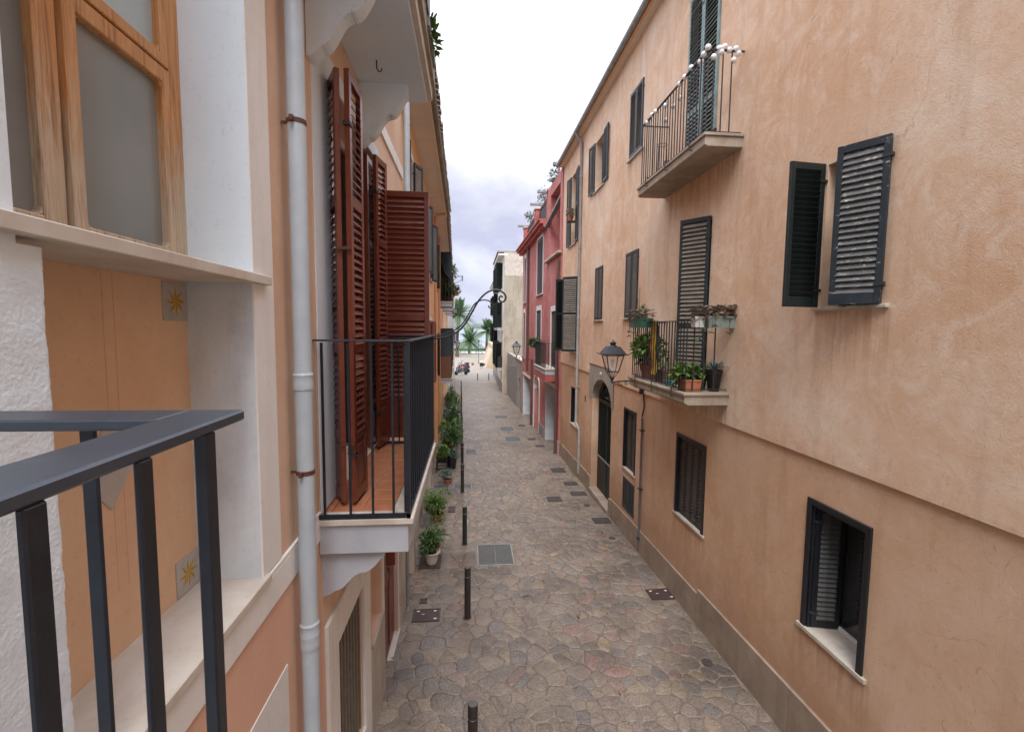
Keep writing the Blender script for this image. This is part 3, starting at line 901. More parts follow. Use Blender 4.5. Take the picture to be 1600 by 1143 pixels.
# wall beyond the pipe: balcony door opening, upper wall
DO = (3.40, 4.98)
A.wall(M['peach_near'], 3.02, 6.85, 2.1, 9.5, [(DO[0], DO[1], 2.69, 5.58, .3), (5.45, 6.1, 6.55, 7.9, .2)], name='upper_wall')
A.part('door_surround', M['bluewhite'], (3.04, DO[0]-.001, -.003, .008, 2.69, 5.78), (DO[1]+.001, 5.10, -.003, .008, 2.69, 5.72),
       (DO[0]-.001, DO[1]+.001, -.003, .008, 5.581, 5.72))
window(A, DO[0], DO[1], 2.70, 5.58, -.2, 'cream')
window(A, 5.45, 6.1, 6.55, 7.9, -.14, 'black_frame')
sill(A, 5.38, 6.17, 6.55)
A.part('dado_line', M['cream'], (5.02, 6.85, -.01, .02, 5.96, 6.10))

# ground floor: barred window, niche, brown door, stone cladding
A.wall(M['peach_near'], 3.02, 6.85, -1.2, 2.098, [(3.30, 4.10, .25, 1.62, .16), (4.50, 4.98, .78, 1.95, .2), (5.12, 6.12, -.22, 1.98, .12)], name='ground_floor_wall')
A.part('window_surround', M['cream'], (3.06, 3.299, -.003, .025, .0, 1.90), (4.101, 4.34, -.003, .025, .0, 1.90),
       (3.299, 4.101, -.003, .025, 1.621, 1.90), (3.299, 4.101, -.003, .025, 0.0, .249), bevel=.003)
A.part('window_dark', M['dark_in'], (3.30, 4.10, -.2, -.158, .25, 1.62))
for i in range(9):
    A.part('window_bar', M['taupe'], (3.315 + i*.0945, 3.345 + i*.0945, -.06, -.02, .25, 1.62), bevel=.002)
A.part('bar_rail', M['taupe'], (3.30, 4.10, -.075, -.061, .62, .66), (3.30, 4.10, -.075, -.061, 1.20, 1.24), (3.30, 4.10, -.07, -.012, 1.585, 1.62))
A.part('niche_back', M['niche'], (4.50, 4.98, -.24, -.198, .78, 1.95))
A.part('niche_ledge', M['stone'], (4.46, 5.02, -.19, .03, .745, .779), bevel=.003)
for a, b in ((4.36, 4.72), (4.724, 5.06)):
    A.part('cladding_slab', M['stone'], (a, b, -.003, .022, -.3, .744), bevel=.002)
A.part('cladding_slab', M['stone'], (6.19, 6.50, -.003, .022, -.4, 1.05), bevel=.002)
A.part('cladding_slab', M['stone'], (6.504, 6.85, -.003, .022, -.4, 1.05), bevel=.002)
A.part('door_frame', M['white_paint'], (5.06, 5.119, -.003, .012, -.2, 2.04), (6.121, 6.186, -.003, .012, -.2, 2.04), (5.119, 6.121, -.003, .012, 1.981, 2.04))
dr = A.part('door', M['brown_door'], (5.125, 5.617, -.10, -.05, -.19, 1.975), (5.623, 6.115, -.10, -.05, -.19, 1.975), bevel=.004)
pn = MB()
for a in (5.19, 5.69):
    for z0, z1 in ((-.1, .75), (.85, 1.9)):
        A.box(pn, a, a+.36, -.051, -.038, z0, z1)
pn.build('door_panel', M['brown_door'], dr, bevel=.006)
mb = MB(); mb.tube([A.p(5.60, -.05, .95), A.p(5.60, -.01, .95), A.p(5.52, -.005, .95)], .009, 8); mb.build('handle', M['iron'], dr)
A.part('threshold', M['palestone'], (5.06, 6.19, -.12, .022, -.34, -.20), bevel=.004)
A.part('door_shutter', M['brown'], (5.30, 5.34, .0, .10, 1.15, 2.05), bevel=.003)
A.core(-12, 6.85, -1.2, 9.5, 7.0, o=-.51)
mb = MB(); mb.tube([A.p(6.78, .045, -.35), A.p(6.78, .045, 1.0), A.p(6.78, .03, 2.1)], .022, 8); mb.build('conduit', M['pipe2'], A.root)

# main downpipe with its clamps
U = 2.575
def pipe(fr, u, z0, z1, r, mat, o=.075, name='downpipe', clamps=(), joints=(), n=20):
    mb = MB(); mb.tube([fr.p(u, o, z0), fr.p(u, o, z1)], r, n)
    p = mb.build(name, M[mat], fr.root, smooth=True)
    for z in joints:
        m2 = MB(); m2.lathe([(r+.001, -.04), (r*1.10, -.038), (r*1.13, -.01), (r*1.10, .0), (r*1.10, .035), (r*1.15, .04), (r+.001, .052)], fr.p(u, o, z), n)
        m2.build('pipe_joint', M[mat], p, smooth=True)
    for z in clamps:
        m2 = MB(); m2.lathe([(r*1.02, -.012), (r*1.07, -.011), (r*1.07, .011), (r*1.02, .012)], fr.p(u, o, z), n)
        fr.box(m2, u-r-.028, u-r*.9, o-.012, o+.006, z-.012, z+.012)
        fr.box(m2, u-.006, u+.006, -.01, o-r, z-.006, z+.006)
        m2.build('pipe_clamp', M['rust'], p)
    return p
pipe(A, U, -.3, 9.5, .0455, 'pipe', .072, clamps=(4.94, 3.11), joints=(3.60, 2.205, 2.145))
pipe(A, 6.92, 5.0, 9.0, .045, 'pipe', .06)
mb = MB(); mb.tube([A.p(2.70, .0, 1.92), A.p(2.70, .045, 1.92)], .035, 14); mb.build('pipe_plug', M['salmon'], A.root)

# ---- the balcony with brown shutters
B0, B1, BO, BZ = 2.98, 4.95, .60, 2.67       # u range, reach, floor level
bal = A.part('balcony', M['slabgrey'], (B0+.01, B1, 0, BO-.035, BZ-.235, BZ-.04), bevel=.004)
def sub(parent, name, mat, *boxes, **k):
    mb = MB()
    for b in boxes: A.box(mb, *b)
    return mb.build(name, M[mat], parent, **k)
sub(bal, 'stone_edge', 'palestone', (B0-.012, B0+.13, 0, BO, BZ-.04, BZ), (B0+.13, B1, BO-.15, BO, BZ-.04, BZ), (B1, B1+.03, 0, BO, BZ-.04, BZ), bevel=.004)
sub(bal, 'floor_bed', 'grout', (B0+.131, B1-.001, 0, BO-.151, BZ-.04, BZ-.006))
tm = MB(); tm.box(-.0975, .0975, -.0975, .0975, -.005, .005); tme = tm.mesh('floor_tile', M['tile_floor'], bevel=.002)
nu = int((B1-B0-.135)/.2)
for i in range(nu+1):
    for j in range(2):
        c = A.p(B0+.135+.1+i*.2, BO-.152-.1-j*.2, BZ-.003)
        if B0+.135+.2+i*.2 > B1: continue
        inst(tme, 'floor_tile', bal, c, (0, 0, 0))
tm2 = MB(); tm2.box(-.0225, .0225, -.0975, .0975, -.005, .005); tme2 = tm2.mesh('floor_tile', M['tile_floor'], bevel=.002)
for i in range(nu):
    inst(tme2, 'floor_tile', bal, A.p(B0+.135+.1+i*.2, .024, BZ-.003))
RT = 3.82
for (u, o) in [(B0, .045), (B0, .205), (B0, .345), (B0, .475)]:
    sub(bal, 'baluster', 'black_iron', (u-.007, u+.007, o-.007, o+.007, BZ+.03, RT-.02))
for (u, o) in [(B1-.02, .1), (B1-.02, .22), (B1-.02, .34), (B1-.02, .46)]:
    sub(bal, 'baluster', 'black_iron', (u-.007, u+.007, o-.007, o+.007, BZ+.03, RT-.02))
for k in range(1, 15):
    u = B0 + k*(B1-B0)/15
    sub(bal, 'baluster', 'black_iron', (u-.007, u+.007, BO-.037, BO-.023, BZ+.03, RT-.02))
sub(bal, 'post', 'black_iron', (B0-.012, B0+.012, BO-.042, BO-.018, BZ, RT-.012))
sub(bal, 'post', 'black_iron', (B1-.032, B1-.008, BO-.042, BO-.018, BZ, RT-.012))
sub(bal, 'top_rail', 'rail_top', (B0-.014, B0+.014, -.02, BO-.046, RT-.012, RT), bevel=.002)
sub(bal, 'top_rail', 'rail_top', (B0-.02, B1-.006, BO-.046, BO-.008, RT-.010, RT+.002), bevel=.002)
sub(bal, 'top_rail', 'rail_top', (B1-.034, B1-.006, -.02, BO-.046, RT-.012, RT), bevel=.002)
sub(bal, 'bottom_rail', 'black_iron', (B0-.012, B0+.012, 0, BO-.046, BZ+.008, BZ+.03))
sub(bal, 'bottom_rail', 'black_iron', (B0-.012, B1-.006, BO-.042, BO-.018, BZ+.006, BZ+.03))
sub(bal, 'bottom_rail', 'black_iron', (B1-.032, B1-.008, 0, BO-.046, BZ+.008, BZ+.03))
sub(bal, 'reed_screen', 'reed', (B0+.015, B1-.035, BO-.060, BO-.045, BZ+.032, RT-.02))
def bracket(parent, u, w, z, reach, h, mat='slabgrey'):
    """scrolled console under a balcony slab"""
    pts = [(0, 0), (reach, 0), (reach, -.05*h/.3)]
    for k in range(7): t = k/6; pts.append((reach - .02 - (reach*.30)*t, -.06*h/.3 - h*.30*sin(t*pi/2)))
    pts.append((reach*.66, -h*.42))
    for k in range(9):
        t = k/8; pts.append((reach*.64 - reach*.44*t, -h*.50 - h*.38*(t - .12*sin(2*pi*t))))
    for k in range(5):
        t = k/4; pts.append((reach*.20 - reach*.20*t, -h*.88 - h*.12*sin(t*pi/2)))
    mb = MB(); mb.prism(pts, lambda a, b, d: A.p(u + d, a, z + b), 0, w)
    return mb.build('bracket', M[mat], parent)
bracket(bal, B0+.06, .11, BZ-.236, .40, .31)
bracket(bal, B1-.2, .11, BZ-.236, .40, .31)
# upper balcony: soffit overhead
UZ = 6.0
ub = A.part('balcony', M['bluewhite'], (2.2, 4.62, 0, BO-.04, UZ, UZ+.2), bevel=.003)
sub(ub, 'stone_edge', 'palestone', (2.2, 4.65, BO-.04, BO, UZ+.03, UZ+.21), (2.2, 4.65, 0, BO-.04, UZ+.201, UZ+.24), bevel=.004)
sub(ub, 'mossy_edge', 'concrete', (2.2, 4.6, BO+.0005, BO+.028, UZ+.13, UZ+.26))
sub(ub, 'reed_screen', 'slate_cover', (2.2, 3.9, BO+.03, BO+.045, UZ+.27, UZ+1.15))
bracket(ub, 2.97, .11, UZ, .41, .52, 'bluewhite')
bracket(ub, 4.30, .11, UZ, .41, .52, 'bluewhite')
for k in range(14):
    u = 2.3 + k*.17
    sub(ub, 'baluster', 'black_iron', (u-.007, u+.007, BO-.03, BO-.016, UZ+.24, UZ+1.2))
sub(ub, 'top_rail', 'rail_top', (2.2, 4.6, BO-.04, BO-.006, UZ+1.2, UZ+1.21))
mb = MB(); mb.tube([A.p(3.95, .22, UZ+.0), A.p(3.95, .22, UZ-.06), A.p(3.95, .235, UZ-.085), A.p(3.95, .255, UZ-.08), A.p(3.95, .26, UZ-.06)], .005, 6); mb.build('hook', M['iron'], ub)

# ---- brown bifold shutters of the balcony door
SH = 2.84; SZ = BZ + .03
def leafb(h, e, rails=(1.05, 2.02), w=None, solid=.0, single=True, hh=SH, z=SZ):
    du, do = e[0]-h[0], e[1]-h[1]; L = sqrt(du*du+do*do)
    return shutter(A, (h[0], h[1], z), L, hh, (du/L, do/L), M['brown'], M['brown'], single, rails, pitch=.052,
                   solid_below=solid, th=.034, st=.05)
leafb((3.47, -.035), (3.19, .112), solid=.42)
leafb((3.19, .172), (3.50, .185), solid=.42)
leafb((4.96, -.03), (4.68, -.035), solid=.42)
leafb((4.69, .048), (4.97, .10), solid=.42)
# latch bars between the folded leaves
A.part('latch', M['rust'], (3.165, 3.175, .10, .19, 4.40, 4.42), (3.40, 3.42, -.01, .05, 4.05, 4.08), (3.165, 3.175, .10, .19, 3.1, 3.12))
leafb((5.03, .035), (5.03, .53), rails=(1.28,), solid=.40, hh=2.58, z=2.72)

# curled iron arm reaching over the street from the balcony corner
def catmull(P, k=8):
    P = [Vector(p) for p in P]; out = []
    for i in range(len(P)-1):
        a = P[max(i-1, 0)]; b = P[i]; c = P[i+1]; d = P[min(i+2, len(P)-1)]
        for j in range(k):
            t = j/k
            out.append(.5*((2*b) + (c-a)*t + (2*a-5*b+4*c-d)*t*t + (3*b-a-3*c+d)*t**3))
    out.append(P[-1]); return out
arm = thing('curled_iron_arm', 'curled black iron arm reaching over the lane from the corner of the near balcony rail', 'iron bracket', (-.36, 4.93, 3.79))
def armp(x, z, y=0): return (x + .36, y, z - 3.79)
mb = MB(); mb.tube(catmull([armp(-.80, 3.785), armp(-.45, 3.785), armp(-.28, 3.80), armp(-.14, 3.855), armp(-.05, 3.95), armp(.02, 4.07),
    armp(.09, 4.19), armp(.18, 4.275), armp(.275, 4.30), armp(.35, 4.265), armp(.37, 4.215), armp(.345, 4.178), armp(.31, 4.185), armp(.30, 4.213), armp(.318, 4.235), armp(.34, 4.225)]), .0095, 8)
mb.build('outer_rod', M['iron'], arm, smooth=True)
mb = MB(); mb.tube(catmull([armp(-.80, 3.808, .03), armp(-.40, 3.812, .03), armp(-.25, 3.835, .03), armp(-.12, 3.905, .02), armp(-.05, 3.99, .01), armp(0, 4.08, .0),
    armp(.05, 4.155), armp(.12, 4.19), armp(.19, 4.185), armp(.232, 4.15), armp(.228, 4.118), armp(.20, 4.112), armp(.188, 4.135)]), .007, 8)
mb.build('inner_rod', M['iron'], arm, smooth=True)

# ---- the camera side balcony rail in the foreground
cb = A.part('near_balcony', M['slabgrey'], (-2.4, .68, 0, .69, 2.5, 2.66), bevel=.004)
RO, RU, RZ = .638, .63, 3.79     # reach and far side of the rail
sub(cb, 'top_rail', 'rail_top', (-2.4, RU+.03, RO-.05, RO+.020, RZ-.018, RZ-.004), bevel=.0025)
sub(cb, 'top_rail', 'rail_top', (RU-.038, RU+.03, 0.0, RO-.0505, RZ-.018, RZ-.004), bevel=.0025)
sub(cb, 'baluster', 'black_iron', (.570, .590, RO+.002, RO+.018, 2.66, RZ-.018), bevel=.002)
for u in [.466, .352, .228, .119, .01, -.10, -.3, -.5, -.7]:
    sub(cb, 'baluster', 'black_iron', (u-.010, u+.010, RO+.012, RO+.019, 2.66, RZ-.018), bevel=.002)
for o in [.495, .30, .12]:
    sub(cb, 'baluster', 'black_iron', (RU-.022, RU-.016, o-.0095, o+.0095, 2.66, RZ-.018), bevel=.002)

# ================================================================ LEFT: HOUSES FURTHER DOWN
def roof_edge(fr, u0, u1, z, reach, single, mat='rooftile', under=True):
    fr.part('soffit', M['soffit'], (u0, u1, -.3, reach-.09, z-.03, z+.0))
    fr.part('fascia', M['soffit'], (u0, u1, reach-.089, reach-.05, z-.075, z+.02))
    mb = MB()
    a = [fr.p(u0, reach+.02, z+.02), fr.p(u1, reach+.02, z+.02), fr.p(u1, -4.0, z+1.35), fr.p(u0, -4.0, z+1.35)]
    b = [(x, y, q+.05) for x, y, q in a]
    mb.add(a + b, [(0,1,2,3), (4,7,6,5), (0,4,5,1), (1,5,6,2), (2,6,7,3), (3,7,4,0)])
    rf = mb.build('roof', M[mat], fr.root)
    # barrel tiles at the eave: half tubes
    tb = MB(); n = 7; L = .42; r = .075
    for k, (y, zz) in enumerate(((0, 0), (-L, .14))):
        for i in range(n):
            t = pi*i/(n-1); tb.v.append((fr.s*(y+.08), cos(t)*r, sin(t)*r + zz))
    for i in range(n-1): tb.f.append((i, i+1, n+i+1, n+i)); tb.m.append(0)
    for k, (y, zz) in enumerate(((0, 0), (-L, .14))):
        for i in range(n):
            t = pi*i/(n-1); tb.v.append((fr.s*(y+.08), cos(t)*(r-.014), sin(t)*(r-.014) + zz))
    for i in range(n-1): tb.f.append((2*n+i, 3*n+i, 3*n+i+1, 2*n+i+1)); tb.m.append(0)
    for i in range(n-1): tb.f.append((i, 2*n+i, 2*n+i+1, i+1)); tb.m.append(0)
    k = int((u1-u0)/.18)
    if single:
        me = tb.mesh('roof_tile', M[mat], recalc=False)
        for i in range(k):
            inst(me, 'roof_tile', fr.root, fr.p(u0+.09+i*.18, reach+random.uniform(-.015, .015), z+.055), (0, 0, random.uniform(-.04, .04)))
    else:
        al = MB()
        for i in range(k):
            c = fr.p(u0+.09+i*.18, reach+random.uniform(-.015, .015), z+.055)
            al.add([(x+c[0], y+c[1], q+c[2]) for x, y, q in tb.v], tb.f)
        al.build('roof_tiles', M[mat], rf, kind='stuff', recalc=False)
    # gutter lip under the tiles
    g = MB(); g.tube([fr.p(u0, reach-.01, z-.02), fr.p(u1, reach-.01, z-.02)], .055, 10)
    g.build('gutter', M['rooftile'], fr.root, smooth=True)

def simple_balcony(fr, u0, u1, z, reach, rail='iron', n=10, panel=None, stepped=True, h=1.0):
    b = fr.part('balcony', M['slabgrey'], (u0, u1, 0, reach, z-.17, z))
    def sb(name, mat, *bx, **k):
        mb = MB()
        for q in bx: fr.box(mb, *q)
        return mb.build(name, M[mat], b, **k)
    if stepped: sb('slab_edge', 'palestone', (u0-.03, u1+.03, 0, reach+.03, z+.001, z+.04))
    for k in range(n+1):
        u = u0 + .03 + (u1-u0-.06)*k/n
        sb('baluster', rail, (u-.008, u+.008, reach-.03, reach-.014, z+.04, z+h))
    for uu in (u0+.02, u1-.02):
        for k in range(1, 4):
            o = reach*k/4; sb('baluster', rail, (uu-.008, uu+.008, o-.008, o+.008, z+.04, z+h))
    sb('top_rail', rail, (u0, u1, reach-.035, reach-.005, z+h, z+h+.015), (u0, u0+.03, 0, reach-.036, z+h, z+h+.015), (u1-.03, u1, 0, reach-.036, z+h, z+h+.015))
    if panel: sb('reed_screen', panel, (u0+.035, u1-.035, reach-.05, reach-.037, z+.05, z+h-.02), (u0-.012, u0-.001, .02, reach-.04, z+.05, z+h-.02))
    return b

ang2 = math.atan(.0163)
Bf = Frame('town_house', 'orange house under a tiled eave just beyond the near balcony, with blue green shutters', 'house', -1.05, 6.9, 1, ang2, 0)
hol = [(8.3, 9.0, 5.25, 6.95), (11.2, 11.9, 5.25, 6.95), (13.5, 14.2, 5.25, 6.95), (8.3, 9.0, 2.2, 4.1), (11.2, 11.9, 2.2, 4.1), (13.5, 14.2, 2.2, 4.1),
       (8.6, 9.5, -.9, 1.6), (11.4, 12.3, -.9, 1.6), (13.7, 14.5, -.9, 1.6)]
Bf.wall(M['orange'], 6.9, 15.75, -1.3, 7.56, hol)
Bf.core(6.9, 15.75, -1.3, 7.5)
for h in hol:
    window(Bf, h[0], h[1], h[2], h[3], -.12, 'darkgreen' if h[2] > 0 else 'brown_door')
    if h[2] > 0:
        Bf.part('window_surround', M['cream'], (h[0]-.1, h[0]-.001, -.003, .012, h[2], h[3]+.1), (h[1]+.001, h[1]+.1, -.003, .012, h[2], h[3]+.1),
                (h[0]-.001, h[1]+.001, -.003, .012, h[3]+.001, h[3]+.1))
        sill(Bf, h[0]-.1, h[1]+.1, h[2], deep=.12)
for (u, z) in ((8.3, 5.27), (11.2, 5.27), (13.5, 5.27)):
    shutter(Bf, (u, .04, z), .35, 1.66, (-.99, .12), M['green'], M['green'], False)
    shutter(Bf, (u+.7, .04, z), .35, 1.66, (.93, .36), M['green'], M['teal_slat'], False)
for (u, z) in ((8.3, 2.22), (11.2, 2.22), (13.5, 2.22)):
    shutter(Bf, (u, .04, z), .35, 1.86, (-.98, .2), M['brown'], M['brown'], False)
    shutter(Bf, (u+.7, .04, z), .35, 1.86, (.98, .2), M['brown'], M['brown'], False)
Bf.part('stone_buttress', M['stone'], (7.75, 8.0, 0, .12, -1.3, .72), bevel=.006)
Bf.part('stone_buttress', M['stone'], (11.9, 12.25, 0, .13, -1.3, .62), bevel=.006)
for k in range(9):
    a = 6.92+k*.98
    Bf.part('cladding_slab', M['stone'], (a, a+.975, -.003, .02, -1.3, .45-.036*(a-6.9)))
roof_edge(Bf, 6.9, 15.75, 7.6, .47, True)
pipe(Bf, 15.5, -.6, 7.45, .04, 'orange_pipe', .055)
mb = MB(); mb.tube([Bf.p(15.5, .055, 7.43), Bf.p(15.5, .12, 7.50), Bf.p(15.5, .44, 7.55)], .035, 8); mb.build('pipe_elbow', M['orange_pipe'], Bf.root, smooth=True)

ang3 = math.atan(.031)
Cf = Frame('town_house', 'long pale orange house on the left with plant filled balconies and dark green shutters', 'house', -1.2, 15.8, 1, ang3, 0)
hol = []
for u in (20.6, 25.6, 30.6, 35.0):
    hol += [(u, u+1.0, 4.95, 7.15), (u, u+1.0, 1.65, 3.9)]
for u in (17.6,): hol += [(u, u+.7, 5.3, 6.9), (u, u+.7, 2.1, 3.9)]
hol += [(17.4, 18.4, -1.2, 1.1), (21.2, 22.2, -1.3, 1.0), (26, 27, -1.6, .9), (31, 32, -1.8, .6)]
Cf.wall(M['orange'], 15.8, 38.0, -2.2, 7.56, hol)
Cf.core(15.8, 38.0, -2.2, 7.5)
for h in hol: window(Cf, *h, -.12, 'darkgreen')
for u in (17.6,):
    for z in (5.3, 2.1):
        sill(Cf, u-.08, u+.78, z, deep=.12)
        shutter(Cf, (u, .04, z+.02), .35, 1.56, (-.97, .25), M['green'], M['green'], False)
roof_edge(Cf, 15.8, 38.0, 7.6, .45, False)
for u in (20.6, 25.6, 30.6, 35.0):
    for z in (4.97, 1.68):
        shutter(Cf, (u, .04, z+.03), .50, 2.15, (-.12, .99), M['green'], M['green'], False)
        shutter(Cf, (u+1.0, .04, z+.03), .50, 2.15, (.5, .866), M['green'], M['green'], False)
cb_rail = {(20.6, 4.97): (None, 'iron'), (20.6, 1.68): ('woodbrown', 'iron')}
for u in (20.6, 25.6, 30.6, 35.0):
    for z in (4.97, 1.68):
        pn_, rl = cb_rail.get((u, z), ('woodbrown' if z < 3 else None, 'iron'))
        simple_balcony(Cf, u-.45, u+1.45, z, .55, rl, 8, pn_)
Cf.part('awning', M['canvas'], (21.9, 21.94, .02, .12, 6.3, 6.9))
aw = MB()
pts = [(.05, 7.0), (.10, 6.75), (.18, 6.45), (.30, 6.2), (.46, 6.02)]
for u in (20.2, 22.0):
    for o_, z_ in pts: aw.v.append(Cf.p(u, o_, z_))
for i in range(4): aw.f.append((i, i+1, 5+i+1, 5+i)); aw.m.append(0)
for u in (20.2, 22.0):
    for o_, z_ in pts: aw.v.append(Cf.p(u, o_-.008, z_-.006))
for i in range(4): aw.f.append((10+i, 10+i+1, 15+i+1, 15+i)); aw.m.append(0)
aw.build('awning', M['canvas'], Cf.root, recalc=False)
pipe(Cf, 19.2, -.9, 7.5, .04, 'orange_pipe', .055)
mb = MB(); mb.tube(catmull([Cf.p(21.9, .55, 6.05), Cf.p(21.9, .75, 6.22), Cf.p(21.9, .92, 6.28), Cf.p(21.9, 1.02, 6.2)], 5), .012, 6)
mb.tube([Cf.p(21.9, .55, 5.9), Cf.p(21.9, .8, 6.0), Cf.p(21.9, 1.0, 6.12)], .01, 6)
mb.box(*[c for p in zip(Cf.p(21.87, .99, 6.05), Cf.p(21.93, 1.03, 6.3)) for c in sorted(p)])
mb.build('iron_bracket', M['iron'], Cf.root)

Df = Frame('town_house', 'pale cream house at the far left end of the lane', 'house', -1.75, 38.02, 1, 0, 0)
hol = [(u, u+.9, z, z+1.5) for u in (40, 44, 48) for z in (-.4, 2.6, 5.2)]
Df.wall(M['cream'], 38.02, 52.0, -3, 7.4, hol); Df.core(38.02, 52.0, -3, 7.3)
for h in hol: window(Df, *h, -.12, 'darkgreen')
roof_edge(Df, 38.02, 52.0, 7.42, .4, False)
for u in (40, 44, 48):
    simple_balcony(Df, u-.3, u+1.2, 2.5, .45, 'iron', 6, None)
# ================================================================ RIGHT: THE PEACH HOUSE
R = Frame('town_house', 'big peach rendered house along the right side with dark louvred shutters and two balconies', 'house', 3.19, 0.0, -1, 0, 0)
lower = [(3.37, 3.96, 1.10, 2.29, .16), (5.99, 6.78, 1.09, 2.28, .10), (8.65, 9.27, 1.06, 2.26, .12), (8.60, 9.29, .20, .86, .08),
         (13.55, 14.38, .95, 2.07, .16)]
# ground floor wall, with the arched doorway cut in it
def arch_wall(fr, mat, u0, u1, z0, z1, au, aw, spring, rise, o, depth, name='wall'):
    """wall panel u0..u1 with an arched opening centred on au"""
    mb = MB(); n = 14
    L, Rr = au-aw/2, au+aw/2
    mb.quad(fr.p(u0, o, z0), fr.p(L, o, z0), fr.p(L, o, z1), fr.p(u0, o, z1))
    mb.quad(fr.p(Rr, o, z0), fr.p(u1, o, z0), fr.p(u1, o, z1), fr.p(Rr, o, z1))
    if not rise:
        for q in (L, Rr): mb.quad(fr.p(q, o, z0), fr.p(q, o-depth, z0), fr.p(q, o-depth, z1), fr.p(q, o, z1))
        return mb.build(name, mat, fr.root, recalc=False)
    P = [(au - aw/2*cos(pi*k/n), spring + rise*sin(pi*k/n)) for k in range(n+1)]
    for k in range(n):
        a, b = P[k], P[k+1]
        mb.quad(fr.p(a[0], o, a[1]), fr.p(b[0], o, b[1]), fr.p(b[0], o, z1), fr.p(a[0], o, z1))
        mb.quad(fr.p(a[0], o, a[1]), fr.p(a[0], o-depth, a[1]), fr.p(b[0], o-depth, b[1]), fr.p(b[0], o, b[1]))
    for q in (L, Rr):
        mb.quad(fr.p(q, o, z0), fr.p(q, o-depth, z0), fr.p(q, o-depth, spring), fr.p(q, o, spring))
    return mb.build(name, mat, fr.root, recalc=False)
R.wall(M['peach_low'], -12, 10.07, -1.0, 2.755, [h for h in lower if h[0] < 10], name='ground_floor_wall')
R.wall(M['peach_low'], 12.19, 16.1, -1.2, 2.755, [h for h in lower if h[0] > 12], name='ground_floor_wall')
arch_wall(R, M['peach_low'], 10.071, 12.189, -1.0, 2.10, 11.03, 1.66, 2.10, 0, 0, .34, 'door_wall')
arch_wall(R, M['surround'], 10.071, 12.189, 2.10, 3.0, 11.03, 1.66, 2.11, .56, .012, .35, 'door_surround')
# first and second floor wall: stands a little proud of the ground floor
upper = [(3.36, 4.0, 4.11, 5.37, .26), (6.0, 6.83, 3.13, 5.40, .12), (8.67, 9.37, 4.13, 5.42, .10), (11.05, 11.71, 4.13, 5.42, .10),
         (13.62, 14.55, 3.20, 5.46, .20), (6.0, 6.85, 6.18, 8.62, .12), (8.67, 9.36, 7.25, 8.5, .10), (11.22, 12.0, 7.36, 8.58, .20),
         (14.14, 14.78, 6.5, 8.62, .20)]
U0 = .028
R.wall(M['peach'], -12, 10.07, 2.755, 9.45, [h for h in upper if h[0] < 10], o=U0, back=.2, name='upper_wall')
R.wall(M['peach'], 12.19, 16.1, 2.755, 9.45, [h for h in upper if h[0] > 12], o=U0, back=.2, name='upper_wall')
R.wall(M['peach'], 10.07, 12.19, 3.0, 9.45, [h for h in upper if 10.07 < h[0] < 12], o=U0, back=.2, name='upper_wall')
R.part('wall_ledge', M['peach'], (-12, 10.07, .0, U0-.0005, 2.735, 2.7545), (12.19, 16.1, .0, U0-.0005, 2.735, 2.7545))
R.core(-12, 10.0, -1, 9.4, 8.0); R.core(12.2, 16.1, -1, 9.4, 8.0); R.core(10.0, 12.2, 3.05, 9.4, 8.0)
R.part('hall_back', M['dark_in'], (10.0, 12.2, -.9, -.8, -1, 3.04))

# plinth of brown stone slabs
def gtop(u): return GZ(u)
pj = [-12, -8, -5, -3, -1.6, .1, 1.6, 2.55, 4.10, 5.98]
def plinth(a, b, top_a, top_b, o=.030):
    mb = MB(); poly = [(a, GZ(a)-.4), (b, GZ(b)-.4), (b, top_b), (a, top_a)]
    mb.prism(poly, lambda p, q, d: R.p(p, d, q), -.004, o)
    return mb.build('plinth_slab', M['plinth'], R.root, bevel=.004)
for a, b in zip(pj, pj[1:]): plinth(a+.002, b-.002, GZ(a)+.515, GZ(b)+.515)
pj = [5.98, 6.95, 8.22, 9.15, 10.07]
for a, b in zip(pj, pj[1:]): plinth(a+.002, b-.002, GZ(a)+.44, GZ(b)+.44, .026)
pj = [12.19, 13.3, 14.6, 16.1]
for a, b in zip(pj, pj[1:]): plinth(a+.002, b-.002, GZ(a)+.46, GZ(b)+.46, .026)
plinth(10.072, 10.198, GZ(10.1)+.40, GZ(10.2)+.40); plinth(11.862, 12.188, GZ(11.8)+.44, GZ(12.2)+.44)
R.part('door_step', M['plinth'], (10.20, 11.86, -.5, .06, -1.0, -.265), bevel=.006)

# green iron door with a scrolled fanlight
dm = MB()
R.box(dm, 10.24, 10.30, -.20, -.16, -.265, 2.12); R.box(dm, 11.76, 11.82, -.20, -.16, -.265, 2.12)
R.box(dm, 10.30, 11.76, -.20, -.16, 2.03, 2.12); R.box(dm, 10.30, 11.76, -.195, -.165, -.26, .62)
R.box(dm, 11.0, 11.06, -.202, -.155, -.26, 2.03)
door = dm.build('door', M['darkgreen'], R.root, bevel=.003)
for k in range(20):
    u = 10.335 + k*.0735
    if abs(u-11.03) < .035: continue
    mb = MB(); mb.tube([R.p(u, -.18, .62), R.p(u, -.18, 2.04)], .009, 6); mb.build('bar', M['darkgreen'], door)
mb = MB()
R.box(mb, 10.30, 11.76, -.155, -.145, .60, .64); mb.build('rail', M['zinc'], door)
mb = MB(); R.box(mb, 10.24, 11.82, -.25, -.23, -.26, 2.65); mb.build('glass', M['pane'], door)
fm = MB()
for sgn in (-1, 1):
    for (cx_, cz_, r_) in ((.18, 2.26, .12), (.45, 2.24, .10), (.16, 2.48, .07), (.65, 2.20, .06)):
        pts = [R.p(11.03 + sgn*cx_ + r_*(1-t/18)*cos(t*.55)*sgn, -.18, cz_ + r_*(1-t/18)*sin(t*.55)) for t in range(16)]
        fm.tube(pts, .008, 5)
